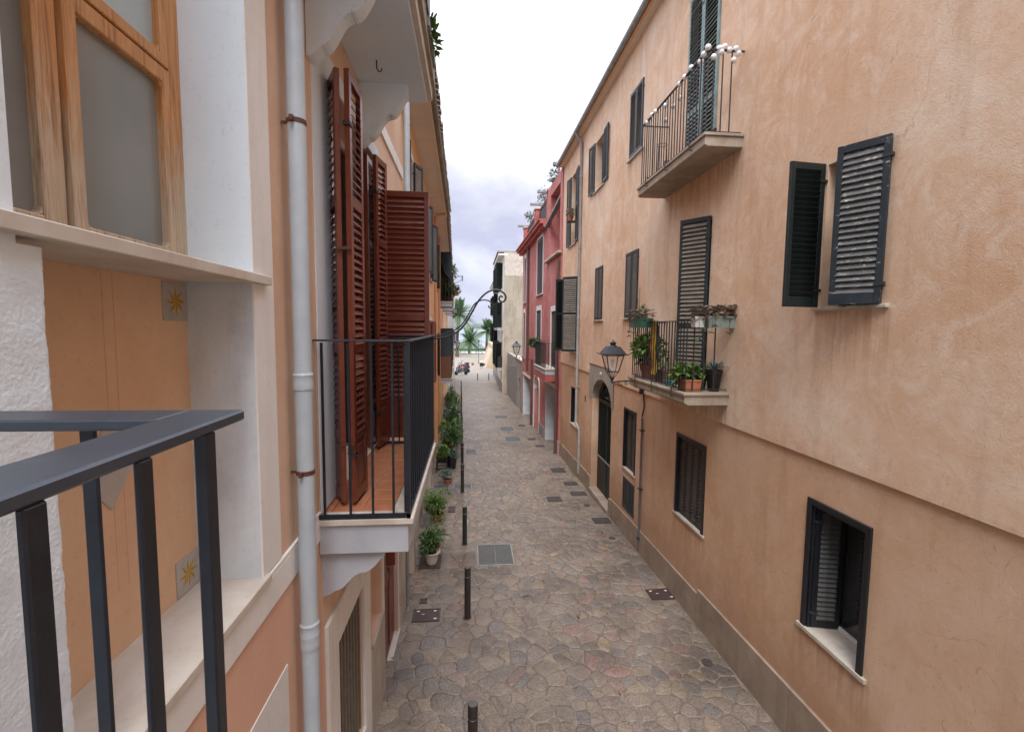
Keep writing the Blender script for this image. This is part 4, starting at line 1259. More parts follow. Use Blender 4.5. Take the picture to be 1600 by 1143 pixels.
fm.tube([R.p(11.03 - .80*cos(pi*k/12), -.18, 2.11 + .53*sin(pi*k/12)) for k in range(13)], .012, 6)
R.box(fm, 11.018, 11.042, -.19, -.17, 2.12, 2.64)
fm.build('fanlight_scroll', M['iron'], R.root)
mb = MB(); mb.tube([R.p(11.03, .015, 2.86), R.p(11.03, .035, 2.80)], .03, 10); mb.build('arch_boss', M['palestone'], R.root)
mb = MB(); mb.lathe([(.045, -.09), (.055, 0), (.045, .09)], (0, 0, 0), 12)
mb.v = [(x*.25, y, z) for x, y, z in mb.v]; mb.build('bell_plate', M['rust'], R.root, loc=R.p(12.62, .0, 1.98))

# ---- ground floor windows
def casing(u0, u1, z0, z1, w=.06, o=.018, mat='black_frame'):
    mb = MB()
    R.box(mb, u0-w, u0, -.14, o, z0, z1+w); R.box(mb, u1, u1+w, -.14, o, z0, z1+w); R.box(mb, u0, u1, -.14, o, z1, z1+w)
    R.box(mb, u0-.002, u0+.018, -.16, o-.02, z0, z1); R.box(mb, u1-.018, u1+.002, -.16, o-.02, z0, z1); R.box(mb, u0+.018, u1-.018, -.16, o-.02, z1-.018, z1+.001)
    return mb.build('window_casing', M[mat], R.root, bevel=.004)
casing(3.37, 3.96, 1.10, 2.29)
sill(R, 3.27, 4.06, 1.10, .028, .04, .16)
# the room behind the near window: dark, one shutter leaf folded inwards
R.part('room_dark', M['dark_in'], (3.37, 3.96, -.6, -.58, 1.0, 2.4), (3.30, 3.369, -.58, -.161, 1.0, 2.4), (3.961, 4.05, -.58, -.161, 1.0, 2.4), (3.37, 3.96, -.58, -.161, 2.291, 2.33))
R.part('inner_sill', M['stone'], (3.30, 4.04, -.58, -.161, 1.06, 1.102))
wl = MB(); R.box(wl, 3.41, 3.955, -.31, -.262, 1.099, 1.135); wl.build('window_rail', M['cream'], R.root)
wm = MB(); R.box(wm, 3.375, 3.41, -.30, -.27, 1.14, 2.28); R.box(wm, 3.375, 3.955, -.3, -.27, 2.25, 2.29)
inner = wm.build('window', M['brown_door'], R.root)
mb = MB(); R.box(mb, 3.40, 3.95, -.29, -.284, 1.13, 2.26); mb.build('pane', M['pane'], inner)
shutter(R, (3.945, -.03, 1.115), .25, 1.16, (-.22, -.975), M['black_frame'], M['slate_cover'], True, (), pitch=.046, tilt=40)
casing(5.99, 6.78, 1.09, 2.28, .055)
sill(R, 5.90, 6.87, 1.09, .028)
for i in range(4):
    shutter(R, (5.99 + i*.1975 + .002, -.04, 1.095), .193, 1.18, (1, 0), M['black_frame'], M['slat_dark'], True if i < 2 else False, (), pitch=.05, tilt=-40, st=.032)
casing(8.65, 9.27, 1.06, 2.26, .045)
sill(R, 8.57, 9.36, 1.06, .028)
slats_only_closed(R, 8.66, 9.26, 1.07, 2.25, -.05, M['black_frame'], M['slat_dark'], 2, tilt=-40)
slats_only_closed(R, 8.60, 9.29, .20, .86, -.01, M['green'], M['green'], 2, tilt=-40)
casing(13.55, 14.38, .95, 2.07, .03, .008)
sill(R, 13.48, 14.46, .95, .03)
window(R, 13.55, 14.38, .95, 2.07, -.13, 'darkgreen')
for h in lower[1:4]: R.part('window_dark', M['dark_in'], (h[0], h[1], -h[4]-.02, -h[4]+.003, h[2], h[3]))

# ---- first floor
sill(R, 3.29, 4.07, 4.11, .06, .028, .23)
window(R, 3.36, 4.0, 4.11, 5.37, -.16, 'black_frame')
shutter(R, (3.345, .048, 4.118), .355, 1.262, (.86, .51), M['green_worn'], M['slat_worn'], True, (), pitch=.0475, tilt=-36, st=.046, bottom=.09)
shutter(R, (4.015, .048, 4.118), .355, 1.262, (-.11, .994), M['darkgreen'], M['darkgreen'], True, (), pitch=.0455, tilt=36, st=.046, bottom=.09)
mb = MB(); R.box(mb, 3.50, 3.56, .04, .09, 4.111, 4.122); R.box(mb, 3.66, 3.72, .04, .09, 4.111, 4.120)
mb.build('lichen_patch', M['leaf_bright'], R.root)
# balcony door below
R.part('door_dark', M['dark_in'], (6.0, 6.83, -.10, -.09, 3.13, 5.40))
shutter(R, (6.0, .05, 3.15), .42, 2.25, (.80, .60), M['green'], M['slat_tan'], True, (.82,), pitch=.056, tilt=-36)
shutter(R, (6.83, .045, 3.15), .41, 2.25, (-1, .05), M['green'], M['green'], False, (.82,), pitch=.056, tilt=36)
slats_only_closed(R, 8.67, 9.37, 4.13, 5.42, .01+U0, M['green'], M['slat_tan'], 2, tilt=-38)
slats_only_closed(R, 11.05, 11.71, 4.13, 5.42, .01+U0, M['green'], M['slat_tan'], 2, tilt=-38)
sill(R, 8.58, 9.45, 4.125, .07, .03, .09); sill(R, 10.98, 11.78, 4.125, .07, .03, .09)
window(R, 13.62, 14.55, 3.20, 5.46, -.14)
shutter(R, (13.60, .05, 3.22), .49, 2.22, (.60, .80), M['green'], M['slat_tan'], True, (1.15,), pitch=.06, tilt=-36)
shutter(R, (14.57, .05, 3.22), .49, 2.22, (-.1, .995), M['darkgreen'], M['darkgreen'], False, (1.15,))
sill(R, 13.52, 14.65, 3.195, .07, .03, .1)
# ---- second floor
R.part('door_dark', M['dark_in'], (6.0, 6.85, -.10, -.09, 6.18, 8.62))
slats_only_closed(R, 6.0, 6.85, 6.20, 8.61, .01+U0, M['teal_light'], M['teal_slat'], 2, True, (.78,), tilt=-38, pitch=.058)
slats_only_closed(R, 8.67, 9.36, 7.25, 8.50, .01+U0, M['green'], M['slat_tan'], 2, tilt=-38)
sill(R, 8.58, 9.45, 7.245, .07, .03, .09)
for h in (upper[2], upper[3], upper[6]): R.part('window_dark', M['dark_in'], (h[0], h[1], -.09, -.073, h[2], h[3]))
window(R, 11.22, 12.0, 7.36, 8.58, -.14); sill(R, 11.12, 12.1, 7.355, .07, .03, .1)
shutter(R, (11.20, .045, 7.37), .42, 1.23, (-.995, .06), M['green'], M['green'], True, (), tilt=-38, pitch=.06)
shutter(R, (12.02, .045, 7.37), .42, 1.23, (.995, .10), M['green'], M['green'], False, (), tilt=-38)
window(R, 14.14, 14.78, 6.5, 8.62, -.14); sill(R, 14.05, 14.88, 6.495, .07, .03, .1)
shutter(R, (14.12, .045, 6.51), .42, 2.12, (-.995, .06), M['green'], M['green'], False, (1.1,), tilt=-38)
shutter(R, (14.80, .045, 6.51), .42, 2.12, (.995, .10), M['green'], M['green'], False, (1.1,), tilt=-38)

# ---- balconies
def rbalcony(u0, u1, z, reach, h, thick, cham, nbar, mat, edge, du=.03):
    mb = MB()
    q = reach; poly = [(0, z-thick), (q-cham, z-thick), (q, z-thick+cham*.6), (q, z-.035), (0, z-.035)]
    mb.prism(poly, lambda a, b, d: R.p(d, a+U0, b), u0, u1)
    b = mb.build('balcony', M[mat], R.root, bevel=.004)
    def sb(name, m_, *bx, **k):
        mb = MB()
        for s_ in bx: R.box(mb, *s_)
        return mb.build(name, M[m_], b, **k)
    sb('slab_edge', edge, (u0-.02, u1+.02, U0, q+U0+.02, z-.034, z), bevel=.004)
    O = q + U0 - .03
    for k in range(nbar+1):
        u = u0+.06 + (u1-u0-.12)*k/nbar
        sb('baluster', 'iron', (u-.006, u+.006, O-.006, O+.006, z+.04, z+h))
    for uu in (u0+.06, u1-.06):
        for k in range(1, 4):
            o = U0 + (O-U0)*k/4 + (.04 if k else 0); sb('baluster', 'iron', (uu-.006, uu+.006, o-.006, o+.006, z+.04, z+h))
    sb('top_rail', 'iron', (u0+.045, u1-.045, O-.014, O+.014, z+h, z+h+.012))
    for uu in (u0+.06, u1-.06): sb('top_rail', 'iron', (uu-.012, uu+.012, U0-.02, O-.0145, z+h, z+h+.012))
    sb('bottom_rail', 'iron', (u0+.045, u1-.045, O-.01, O+.01, z+.03, z+.04))
    for uu in (u0+.06, u1-.06): sb('bottom_rail', 'iron', (uu-.01, uu+.01, U0, O-.0105, z+.03, z+.04))
    for k in range(3):     # straps holding the rail to the slab
        u = u0 + (u1-u0)*(.15 + k*.33)
        sb('rail_strap', 'iron', (u-.006, u+.006, O, q+U0+.045, z+.03, z+.04), (u-.006, u+.006, q+U0+.034, q+U0+.045, z-.09, z+.03),
           (u-.006, u+.006, q+U0-.02, q+U0+.034, z-.09, z-.08))
    return b, O
b1, O1 = rbalcony(5.42, 7.42, 3.135, .56, .87, .155, .05, 22, 'edge', 'edge')
b2, O2 = rbalcony(5.37, 7.55, 6.18, .46, .94, .15, .03, 24, 'edge', 'edge')
# second floor balcony: a small wire plant stand behind the rail
mb = MB()
for a in (0, 2.09, 4.19): mb.tube([(.09*cos(a), .09*sin(a), 0), (.07*cos(a), .07*sin(a), .55)], .006, 5)
for z_, r_ in ((.12, .085), (.55, .075)): mb.tube([(r_*cos(t*pi/6), r_*sin(t*pi/6), z_) for t in range(13)], .005, 5)
ws = thing('plant_stand', 'thin wire plant stand on the top floor balcony with the globe lights', 'stand', R.p(7.2, .25, 6.182) and (3.19-.25, 7.2, 6.182))
mb.build('wire_frame', M['iron'], ws)

# gutter, eave, downpipes
R.part('soffit', M['soffit'], (-12, 16.14, -.2, .17, 9.36, 9.40))
R.part('eave_board', M['orange_pipe'], (-12, 16.15, .171, .20, 9.33, 9.43))
mb = MB()
a_ = [R.p(-12, .24, 9.43), R.p(16.2, .24, 9.43), R.p(16.2, -4, 10.6), R.p(-12, -4, 10.6)]
mb.add(a_ + [(x, y, z+.06) for x, y, z in a_], [(0,1,2,3), (4,7,6,5), (0,4,5,1), (1,5,6,2), (2,6,7,3), (3,7,4,0)])
mb.build('roof', M['rooftile'], R.root)
g = MB(); g.tube([R.p(-12, .245, 9.43), R.p(16.22, .245, 9.43)], .06, 12); g.build('gutter', M['zinc'], R.root, smooth=True)
for k in range(13):
    R.part('gutter_bracket', M['zinc'], (3.5+k*1.0, 3.52+k*1.0, .20, .315, 9.365, 9.37))
def wpipe(pts, r, mat, name='downpipe'):
    mb = MB(); mb.tube([R.p(*p) for p in pts], r, 12); return mb.build(name, M[mat], R.root, smooth=True)
wpipe([(13.35, .24, 9.40), (13.35, .22, 9.30), (13.35, .12, 9.22), (13.38, .075, 9.12), (13.38, .075, 1.15), (13.30, .05, 1.05), (13.12, .05, 1.02), (13.08, .04, .9), (13.08, .04, -.3)], .042, 'pipe2')
wpipe([(8.22, .035, 2.28), (8.22, .035, -.25)], .021, 'conduit_grey', 'conduit')
wpipe([(8.20, .04, 2.84), (8.23, .02, 2.7), (8.17, .025, 2.5), (8.22, .04, 2.30)], .014, 'iron', 'cable')
for z in (2.05, .95, .0):
    R.part('pipe_clip', M['iron'], (8.18, 8.26, .0, .072, z-.01, z+.01))
for z in (8.2, 6.2, 4.2, 2.2): R.part('pipe_clip', M['pipe2'], (13.33, 13.43, .0, .122, z-.015, z+.015))

# ================================================================ RIGHT: RED HOUSE
x0r, angr = 3.13, math.atan(.02)
Q = Frame('town_house', 'red rendered house beyond the peach one, with a roof terrace, pergola and white garage openings', 'house', x0r, 16.12, -1, angr, 0)
QD = 18.85
h1 = [(16.75, 17.75, 2.45, 4.55), (16.7, 18.75, -1.2, 1.72, 1.2), (16.5, 18.3, 6.6, 9.0, 1.4)]
Q.wall(M['pinkred'], 16.12, QD, -1.4, 9.4, h1, o=.0)
h2 = [(20.0, 21.5, 5.4, 7.85), (20.25, 21.5, 2.55, 4.7), (25.2, 25.85, 5.3, 7.7), (25.3, 26.0, 2.3, 4.75), (22.9, 25.9, -1.3, 1.35, 1.4), (20.45, 21.9, -1.4, 1.5, .5)]
Q.wall(M['pinkred'], QD, 26.5, -1.4, 8.1, h2, o=-.03)
Q.core(16.12, QD, -1.4, 6.5, 6.0, 'red', -1.5); Q.core(QD, 26.5, -1.4, 8.1, 6.0, 'red', -1.5)
Q.part('terrace_wall', M['red'], (16.12, QD, -2.2, -1.42, 6.5, 9.4), (16.12, 16.5, -1.42, -.46, 6.5, 9.4), (18.32, QD, -1.42, -.46, 6.5, 9.4))
Q.part('terrace_sill', M['stone'], (16.14, 18.95, .0, .14, 6.52, 6.60), bevel=.005)
mb = MB(); mb.bar(Q.p(16.5, -.1, 8.6), Q.p(18.6, .10, 7.9), .16, .10); mb.build('slanting_beam', M['wood_grey'], Q.root)
for b in ((16.701, 16.74, -1.19, .003, -1.2, 1.72), (18.71, 18.749, -1.19, .003, -1.2, 1.72), (16.74, 18.71, -1.19, -1.15, -1.2, 1.72),
          (22.901, 22.94, -1.4, -.025, -1.3, 1.35), (25.86, 25.899, -1.4, -.025, -1.3, 1.35), (22.94, 25.86, -1.4, -1.36, -1.3, 1.35)):
    Q.part('garage_lining', M['greywhite'], b)
Q.part('garage_lintel', M['white_paint'], (16.6, 18.84, .001, .02, 1.721, 1.86), (22.8, 26.0, -.029, -.01, 1.351, 1.48), (22.8, 22.895, -.029, -.01, -1.2, 1.35), (16.6, 16.695, .001, .02, -1.0, 1.72))
ar = MB(); n = 10
for k in range(n):
    t0, t1 = pi*k/n, pi*(k+1)/n
    q = lambda t, r: (21.17 - r*cos(t), 1.05 + r*1.0*sin(t))
    p4 = [q(t0, .72), q(t1, .72), q(t1, .86), q(t0, .86)]
    ar.prism(p4, lambda a, b, d: Q.p(a, d, b), -.03, .0)
    ar.prism([q(t0, .72), q(t1, .72), (q(t1, .72)[0], 1.55), (q(t0, .72)[0], 1.55)], lambda a, b, d: Q.p(a, d, b), -.3, -.032)
Q.box(ar, 20.31, 20.45, -.03, .0, -1.2, 1.05); Q.box(ar, 21.89, 22.03, -.03, .0, -1.2, 1.05)
ar.build('arch_surround', M['white_paint'], Q.root)
Q.part('door', M['greywhite'], (20.45, 21.9, -.52, -.48, -.6, 1.6)); Q.part('door_base', M['greyrender'], (20.45, 21.9, -.50, -.44, -1.4, -.2))
Q.part('plinth', M['greyrender'], (19.0, 20.30, -.03, .0, -1.4, -.25), (22.04, 22.8, -.03, .0, -1.4, -.3), (16.12, 16.6, 0, .03, -1.4, -.1))
for (a, b, c, d) in [h2[0][:4], h2[1][:4], h2[2][:4], h2[3][:4]]:
    slats_only_closed(Q, a+.08, b-.08, c+.03, d-.05, -.05, M['green'], M['green'], 2, tilt=-38, pitch=.07)
    window(Q, a, b, c, d, -.14)
    Q.part('lintel', M['white_paint'], (a-.04, b+.04, -.028, -.012, d+.001, d+.22), (a-.10, a-.001, -.028, -.012, c, d), (b+.001, b+.10, -.028, -.012, c, d))
    sill(Q, a-.1, b+.1, c, .04, .05, .12)
a, b, c, d = h1[0]
Q.part('door_surround', M['white_paint'], (a-.15, a-.001, .001, .02, c, d+.2), (b+.001, b+.15, .001, .02, c, d+.2), (a-.001, b+.001, .001, .02, d+.001, d+.2))
window(Q, a, b, c, d, -.12)
slats_only_closed(Q, a+.03, b-.03, c+.02, d-.02, -.04, M['green'], M['green'], 2, tilt=-38, pitch=.07)
bq = simple_balcony(Q, 16.5, 18.9, 2.42, .45, 'iron', 18, None, True, .95)
bq2 = MB(); Q.box(bq2, 16.5, 18.9, .0, .44, 2.0, 2.249); bq2.build('slab_beam', M['red'], bq)
mb = MB(); Q.box(mb, 17.75, 18.88, .40, .412, 2.47, 3.33); mb.build('reed_screen', M['reed'], bq)
Q.part('cornice', M['red'], (QD+.01, 26.7, -.03, .18, 7.98, 8.1), (QD+.01, 26.7, -.03, .32, 8.101, 8.22), (QD+.01, 26.7, -.2, .38, 8.221, 8.28))
for u, hh in ((QD+.25, 9.4), (22.3, 9.45), (26.2, 9.4)):
    Q.part('terrace_pier', M['red'], (u-.22, u+.22, -.4, -.02, 8.28, hh)); Q.part('pier_cap', M['stone'], (u-.27, u+.27, -.45, .03, hh+.001, hh+.06))
for a, b in ((19.35, 22.05), (22.55, 25.95)):
    Q.part('terrace_screen', M['darkgreen'], (a, b, -.20, -.18, 8.30, 9.25))
for k, u in enumerate((16.3, 19.6, 21.6, 23.6, 26.2)):
    Q.part('pergola_beam', M['wood_grey'], (u-.05, u+.05, -2.5, .32, 9.48, 9.58))
Q.part('pergola_rail', M['wood_grey'], (16.1, 26.3, -.3, -.2, 9.40, 9.479))
def qpipe(pts, r, mat, name='downpipe'):
    mb = MB(); mb.tube([Q.p(*p) for p in pts], r, 10); return mb.build(name, M[mat], Q.root, smooth=True)
qpipe([(16.28, .08, 6.3), (16.28, .08, -.7)], .055, 'brown_pipe')
qpipe([(23.9, .05, 8.0), (23.9, .05, 1.7)], .06, 'brown_pipe'); qpipe([(22.35, .05, 2.4), (22.35, .05, -1.0)], .05, 'brown_pipe')

# low grey garden wall with a timber gate
W = Frame('garden_wall', 'low grey cement garden wall with weathered boards between the red house and the cement gable', 'wall', 2.95, 26.6, -1, 0, 0)
W.wall(M['greyrender'], 26.62, 37.0, -2.2, 2.0, [(27.3, 28.3, -1.2, .9)], back=.3); window(W, 27.3, 28.3, -1.2, .9, -.12)
W.part('coping', M['palestone'], (26.62, 31, -.34, .05, 2.001, 2.08))
for k in range(30):
    u = 29.6+k*.24
    W.part('board', M['wood_grey'], (u, u+.225, .001, .03, GZ(u)-.2, 1.5-.02*k+random.uniform(-.02, .02)))

# cement gable house and the houses below it
G = Frame('town_house', 'tall house with a bare stained cement gable facing up the lane and dark balconies', 'house', 2.62, 37.05, -1, 0, 0)
hol = [(u, u+1.1, z, z+2.2) for u in (38.6, 42.2) for z in (7.1, 3.9, .6)]
G.wall(M['cream'], 37.05, 45.0, -2.5, 9.6, hol)
G.part('gable_wall', M['concrete'], (37.02, 37.45, -7.0, -.001, -2.5, 9.9)); G.part('gable_band', M['stone'], (37.005, 37.019, -7.0, -.05, 8.0, 9.8))
G.part('gable_corner', M['salmon'], (37.0, 37.04, -.001, .03, -2.5, 3.4))
G.core(37.46, 45, -2.5, 9.6)
for h in hol:
    window(G, *h, -.12, 'darkgreen')
    shutter(G, (h[0], .04, h[2]+.02), .55, 2.1, (-.4, .92), M['darkgreen'], M['darkgreen'], False, pitch=.09)
    shutter(G, (h[1], .04, h[2]+.02), .55, 2.1, (.4, .92), M['darkgreen'], M['darkgreen'], False, pitch=.09)
G.part('eave', M['cream'], (37.0, 45.1, -.3, .45, 9.601, 9.72)); G.part('roof', M['rooftile'], (36.95, 45.1, -7, .5, 9.721, 9.85)) if False else G.part('roof_slab', M['rooftile'], (37.47, 45.1, -7, .5, 9.901, 10.0))
for u in (38.2, 41.8):
    simple_balcony(G, u, u+1.9, 3.9, .42, 'iron', 9, None); 
simple_balcony(G, 38.2, 40.1, .6, .4, 'iron', 9, 'reed')
K = Frame('town_house', 'cream and pink house beyond the cement gable, with small balconies near the square', 'house', 2.78, 45.05, -1, 0, 0)
hol = [(u, u+1.0, z, z+2.0) for u in (46.5, 50.5, 53.8) for z in (5.3, 2.4)]
K.wall(M['yellow'], 45.05, 56.5, -3, 8.4, hol); K.core(45.05, 56.5, -3, 8.3)
for h in hol:
    window(K, *h, -.12, 'darkgreen'); shutter(K, (h[0], .04, h[2]), .5, 2.0, (-.3, .95), M['darkgreen'], M['darkgreen'], False, pitch=.1)
K.part('eave', M['cream'], (45.06, 56.6, -.3, .45, 8.401, 8.55)); K.part('roof_slab', M['rooftile'], (45.1, 56.6, -6, .5, 8.551, 8.66))
for u in (46.2, 50.2): simple_balcony(K, u, u+1.6, 5.2, .45, 'iron', 8, None)
K.part('plinth', M['greyrender'], (45.05, 56.5, 0, .03, -3, -.9)); G.part('plinth', M['greyrender'], (37.45, 45.04, 0, .03, -3, -.6))

# sloping ochre rampart wall down at the square
rw = thing('rampart_wall', 'sloping ochre stone rampart wall at the right side of the square near the sea', 'wall', (2.2, 74, -1.8))
mb = MB()
prof = [(0, 0), (1.1, 2.9), (1.2, 3.5), (3.5, 3.5), (3.5, 0)]
mb.prism(prof, lambda a, b, d: (a-.1, d, b - .3), -8, 12)
mb.build('wall', M['yellow'], rw)
for k in range(3):
    mb = MB(); mb.prism([(-.12, -.02), (.98, 2.88), (1.2, 2.88), (.12, -.02)], lambda a, b, d: (a-.22, d, b-.28), -7+k*4, -6.4+k*4); mb.build('buttress', M['palestone'], rw)
# ================================================================ BOLLARDS
BY = [3.85, 6.37, 8.85, 12.1, 14.8, 17.5, 20.3, 23.0, 25.9, 28.7, 31.5, 34.3, 37.2, 40.2]
BX = [.03, -.03, -.10, -.20, -.25, -.31, -.37, -.43, -.49, -.54, -.60, -.66, -.72, -.78]
ordn = ['fourth', 'fifth', 'sixth', 'seventh', 'eighth', 'ninth', 'tenth', 'eleventh', 'twelfth', 'thirteenth']
LB = ['black bollard nearest the viewer with a bright steel ring, cut off by the bottom edge',
      'brown black bollard standing by the reddish metal plate, second from the viewer',
      'dark green bollard opposite the clay pot with long leaves, third from the viewer'] + \
     ['black bollard, %s from the viewer in the line down the lane' % w for w in ordn] + \
     ['black bollard at the far end of the line beside the scooters']
def bollard(mat, green=False):
    o = thing('bollard', LB[0], 'bollard', group='bollards down the left side of the lane')
    r = .044
    mb = MB(); mb.lathe([(r, -.25), (r, .62)], n=18); mb.build('post', mat, o, smooth=True)
    mb = MB(); mb.lathe([(r-.004, .62), (r-.004, .632)], n=18); mb.build('ring', M['chrome'], o, smooth=True)
    mb = MB(); mb.lathe([(r, .632), (r, .748), (r-.004, .755), (.01, .757)], n=18); mb.build('cap', mat, o, smooth=True)
    mb = MB(); mb.lathe([(r+.018, -.03), (r+.016, .010), (r+.002, .014)], n=18); mb.build('collar', M['rust_mat'], o, smooth=True)
    mb = MB(); mb.lathe([(r-.002, .7572), (r-.006, .7585)], n=18); mb.build('top_disc', M['slate_cover'], o)
    return o
M['bollard'] = plain('brown_black_bollard_paint', (.026,.020,.017), .45, .3, 30)
M['bollard_g'] = plain('green_black_bollard_paint', (.012,.024,.019), .4, .3, 30)
bo = bollard(M['bollard']); bo.location = (BX[0], BY[0], GZ(BY[0])); src = bo
bg_ = bollard(M['bollard_g']); bg_.location = (BX[2], BY[2], GZ(BY[2])); bg_['label'] = LB[2]
for k in range(1, len(BY)):
    if k == 2: continue
    c = copy_thing(src, (BX[k], BY[k], GZ(BY[k]))); c['label'] = LB[k]
for (x, lab) in ((.79, 'left of the two black posts standing across the end of the lane'), (2.02, 'right of the two black posts standing across the end of the lane')):
    c = copy_thing(src, (x, 50.9, -1.80)); c['label'] = lab; c['group'] = 'posts across the end of the lane'

# ================================================================ LANTERNS
def lantern(loc, reach, label, s, scale=1.0):
    """four sided street lantern on a scrolled wall arm; the wall is on the +x side for s=1"""
    o = thing('street_lantern', label, 'street lamp', loc, 0, 'wall lanterns along the lane'); o.scale = (scale,)*3
    def sq(mb, w0, z0, w1, z1):
        mb.add([(-w0, -w0, z0), (w0, -w0, z0), (w0, w0, z0), (-w0, w0, z0), (-w1, -w1, z1), (w1, -w1, z1), (w1, w1, z1), (-w1, w1, z1)],
               [(0,3,2,1), (4,5,6,7), (0,1,5,4), (1,2,6,5), (2,3,7,6), (3,0,4,7)])
    mb = MB(); sq(mb, .215, 0, .212, .018); sq(mb, .195, .018, .115, .135); sq(mb, .115, .135, .105, .150)
    mb.build('hood', M['black_iron'], o, bevel=.003)
    mb = MB(); mb.lathe([(.085, .150), (.072, .165), (.05, .175), (.048, .20), (.062, .205), (.062, .22), (.03, .235), (.012, .245), (.008, .27)], n=14); mb.build('finial', M['black_iron'], o, smooth=True)
    mb = MB()
    for sx in (-1, 1):
        for sy in (-1, 1):
            mb.bar((sx*.158, sy*.158, 0), (sx*.088, sy*.088, -.30), .014)
            mb.bar((sx*.088, sy*.088, -.30), (sx*.03, sy*.03, -.42), .010)
            mb.tube([(sx*.215, sy*.215, .01), (sx*.235, sy*.235, .03)], .007, 6)
    for w, z in ((.158, -.006), (.09, -.30)):
        mb.box(-w, w, -w-.006, -w+.006, z-.012, z); mb.box(-w, w, w-.006, w+.006, z-.012, z)
        mb.box(-w-.006, -w+.006, -w, w, z-.012, z); mb.box(w-.006, w+.006, -w, w, z-.012, z)
    mb.build('frame', M['black_iron'], o)
    mb = MB()
    a = [(-.150, -.30), (.150, -.30)]
    for ax in range(4):
        c_, s2 = cos(ax*pi/2), sin(ax*pi/2)
        pr_ = lambda x, y, z: (x*c_-y*s2, x*s2+y*c_, z)
        mb.quad(pr_(-.150, -.154, -.012), pr_(.150, -.154, -.012), pr_(.084, -.086, -.298), pr_(-.084, -.086, -.298))
    mb.build('glass', M['lamp_glass'], o, recalc=False)
    mb = MB(); mb.lathe([(.02, -.29), (.02, -.22), (.032, -.18), (.03, -.12), (.012, -.08)], n=12); mb.build('bulb', M['globe'], o, smooth=True)
    mb = MB(); mb.lathe([(.012, -.52), (.03, -.50), (.018, -.47), (.035, -.44), (.04, -.42), (.03, -.40)], n=12); mb.build('socket', M['black_iron'], o, smooth=True)
    mb = MB(); R_ = reach
    mb.tube(catmull([(0, 0, -.50), (s*.10, 0, -.49), (s*.30, 0, -.48), (s*R_*.62, 0, -.52), (s*R_*.75, 0, -.58), (s*R_*.9, 0, -.60), (s*(R_-.02), 0, -.60)], 5), .012, 8)
    for (cx_, cz_, r_, t0) in ((.16, -.535, .045, 1.5), (.27, -.525, .035, 1.2), (.36, -.50, .025, 1.0)):
        mb.tube([(s*(cx_ + r_*(1-t/14)*cos(t0+t*.6)), 0, cz_ + r_*(1-t/14)*sin(t0+t*.6)) for t in range(11)], .008, 6)
    mb.build('arm', M['black_iron'], o, smooth=True)
    mb = MB(); mb.box(s*(R_-.05), s*(R_+.005), -.035, .035, -.72, -.57); mb.build('wall_plate', M['black_iron'], o, bevel=.004)
    return o
lantern((2.575, 8.25, 3.44), .575, 'near black street lantern on a scrolled arm beside the plant filled balcony', 1)
lantern((2.23, 22.5, 3.02), .74, 'middle black street lantern on the red house', 1, 1.05)
lantern((-1.12, 41.0, 2.6), .6, 'far dark street lantern on the left wall above the scooters', -1, 1.2)

# ================================================================ STRING LIGHTS
sl = thing('string_lights', 'string of white globe lights wound along the rail of the top balcony', 'string lights', (3.19-O2, 5.43, 7.12))
def rp_(u, o, z): return (O2 - o, u - 5.43, z - 7.12)
path = []
for k in range(8): path.append((5.43, U0 + (O2-U0)*k/7.0, 7.12))
for k in range(1, 12): path.append((5.43 + 1.95*k/11.0, O2, 7.12))
pts = [rp_(u, o + .012*sin(i*2.1), z + .02*sin(i*1.7)) for i, (u, o, z) in enumerate(path)]
mb = MB(); mb.tube(pts, .004, 5); mb.build('cable', M['rubber'], sl)
gm = MB(); r = .035
gm.lathe([(.008, -.035)] + [(r*cos(-pi/2+pi*k/9), r*sin(-pi/2+pi*k/9)) for k in range(1, 9)] + [(.008, .035)], n=12)
gme = gm.mesh('globe', M['globe'], smooth=True)
for k, (i, dx, dz) in enumerate([(1, 0, -.04), (1.8, .0, .03), (2.2, 0, -.09), (3, 0, .03), (3.8, 0, .04), (4.6, 0, -.03), (5.1, 0, .01), (6, 0, -.06), (7, 0, .04), (7.4, -.02, -.01),
                                 (8.2, 0, -.03), (9.4, 0, .03), (10.4, 0, .02), (11.3, 0, .0), (11.9, .06, -.14), (12.8, .05, -.16), (13.8, .0, -.05), (14.6, .07, -.2), (15.6, .0, -.02), (16.6, .0, .02), (17.6, 0, .0)]):
    a = int(i); t = i-a; p = Vector(pts[a]).lerp(Vector(pts[min(a+1, len(pts)-1)]), t)
    inst(gme, 'globe', sl, (p.x+dx, p.y, p.z+dz))

# ================================================================ PLANTS
def leafset(name, mat, parent, specs, seed=0, kind=None):
    """specs: list of (base, dir, length, width, droop). Each leaf: a bent, folded strip"""
    V, F, T = [], [], []
    up = Vector((0, 0, 1))
    for (b, d, L, w, dr) in specs:
        b = Vector(b); d = Vector(d).normalized(); side = d.cross(up)
        if side.length < .05: side = Vector((1, 0, 0))
        side.normalize(); tone = random.random(); n = 3; base = len(V)
        nrm = side.cross(d)
        for k in range(n+1):
            t = k/n; p = b + d*L*t + Vector((0, 0, -dr*L*t*t)); ww = w*(sin(pi*(t*.86+.12)))*.5
            V += [tuple(p - side*ww), tuple(p - nrm*ww*.5*0 + Vector((0, 0, -ww*.45))), tuple(p + side*ww)]; T += [tone]*3
        for k in range(n):
            q = base+3*k
            F += [(q, q+1, q+4, q+3), (q+1, q+2, q+5, q+4)]
    me = bpy.data.meshes.new(name); me.from_pydata(V, [], F); me.materials.append(M[mat]); add_tone(me, T)
    me.polygons.foreach_set('use_smooth', [True]*len(me.polygons))
    o = inst(me, name, parent)
    if kind: o['kind'] = kind
    return o
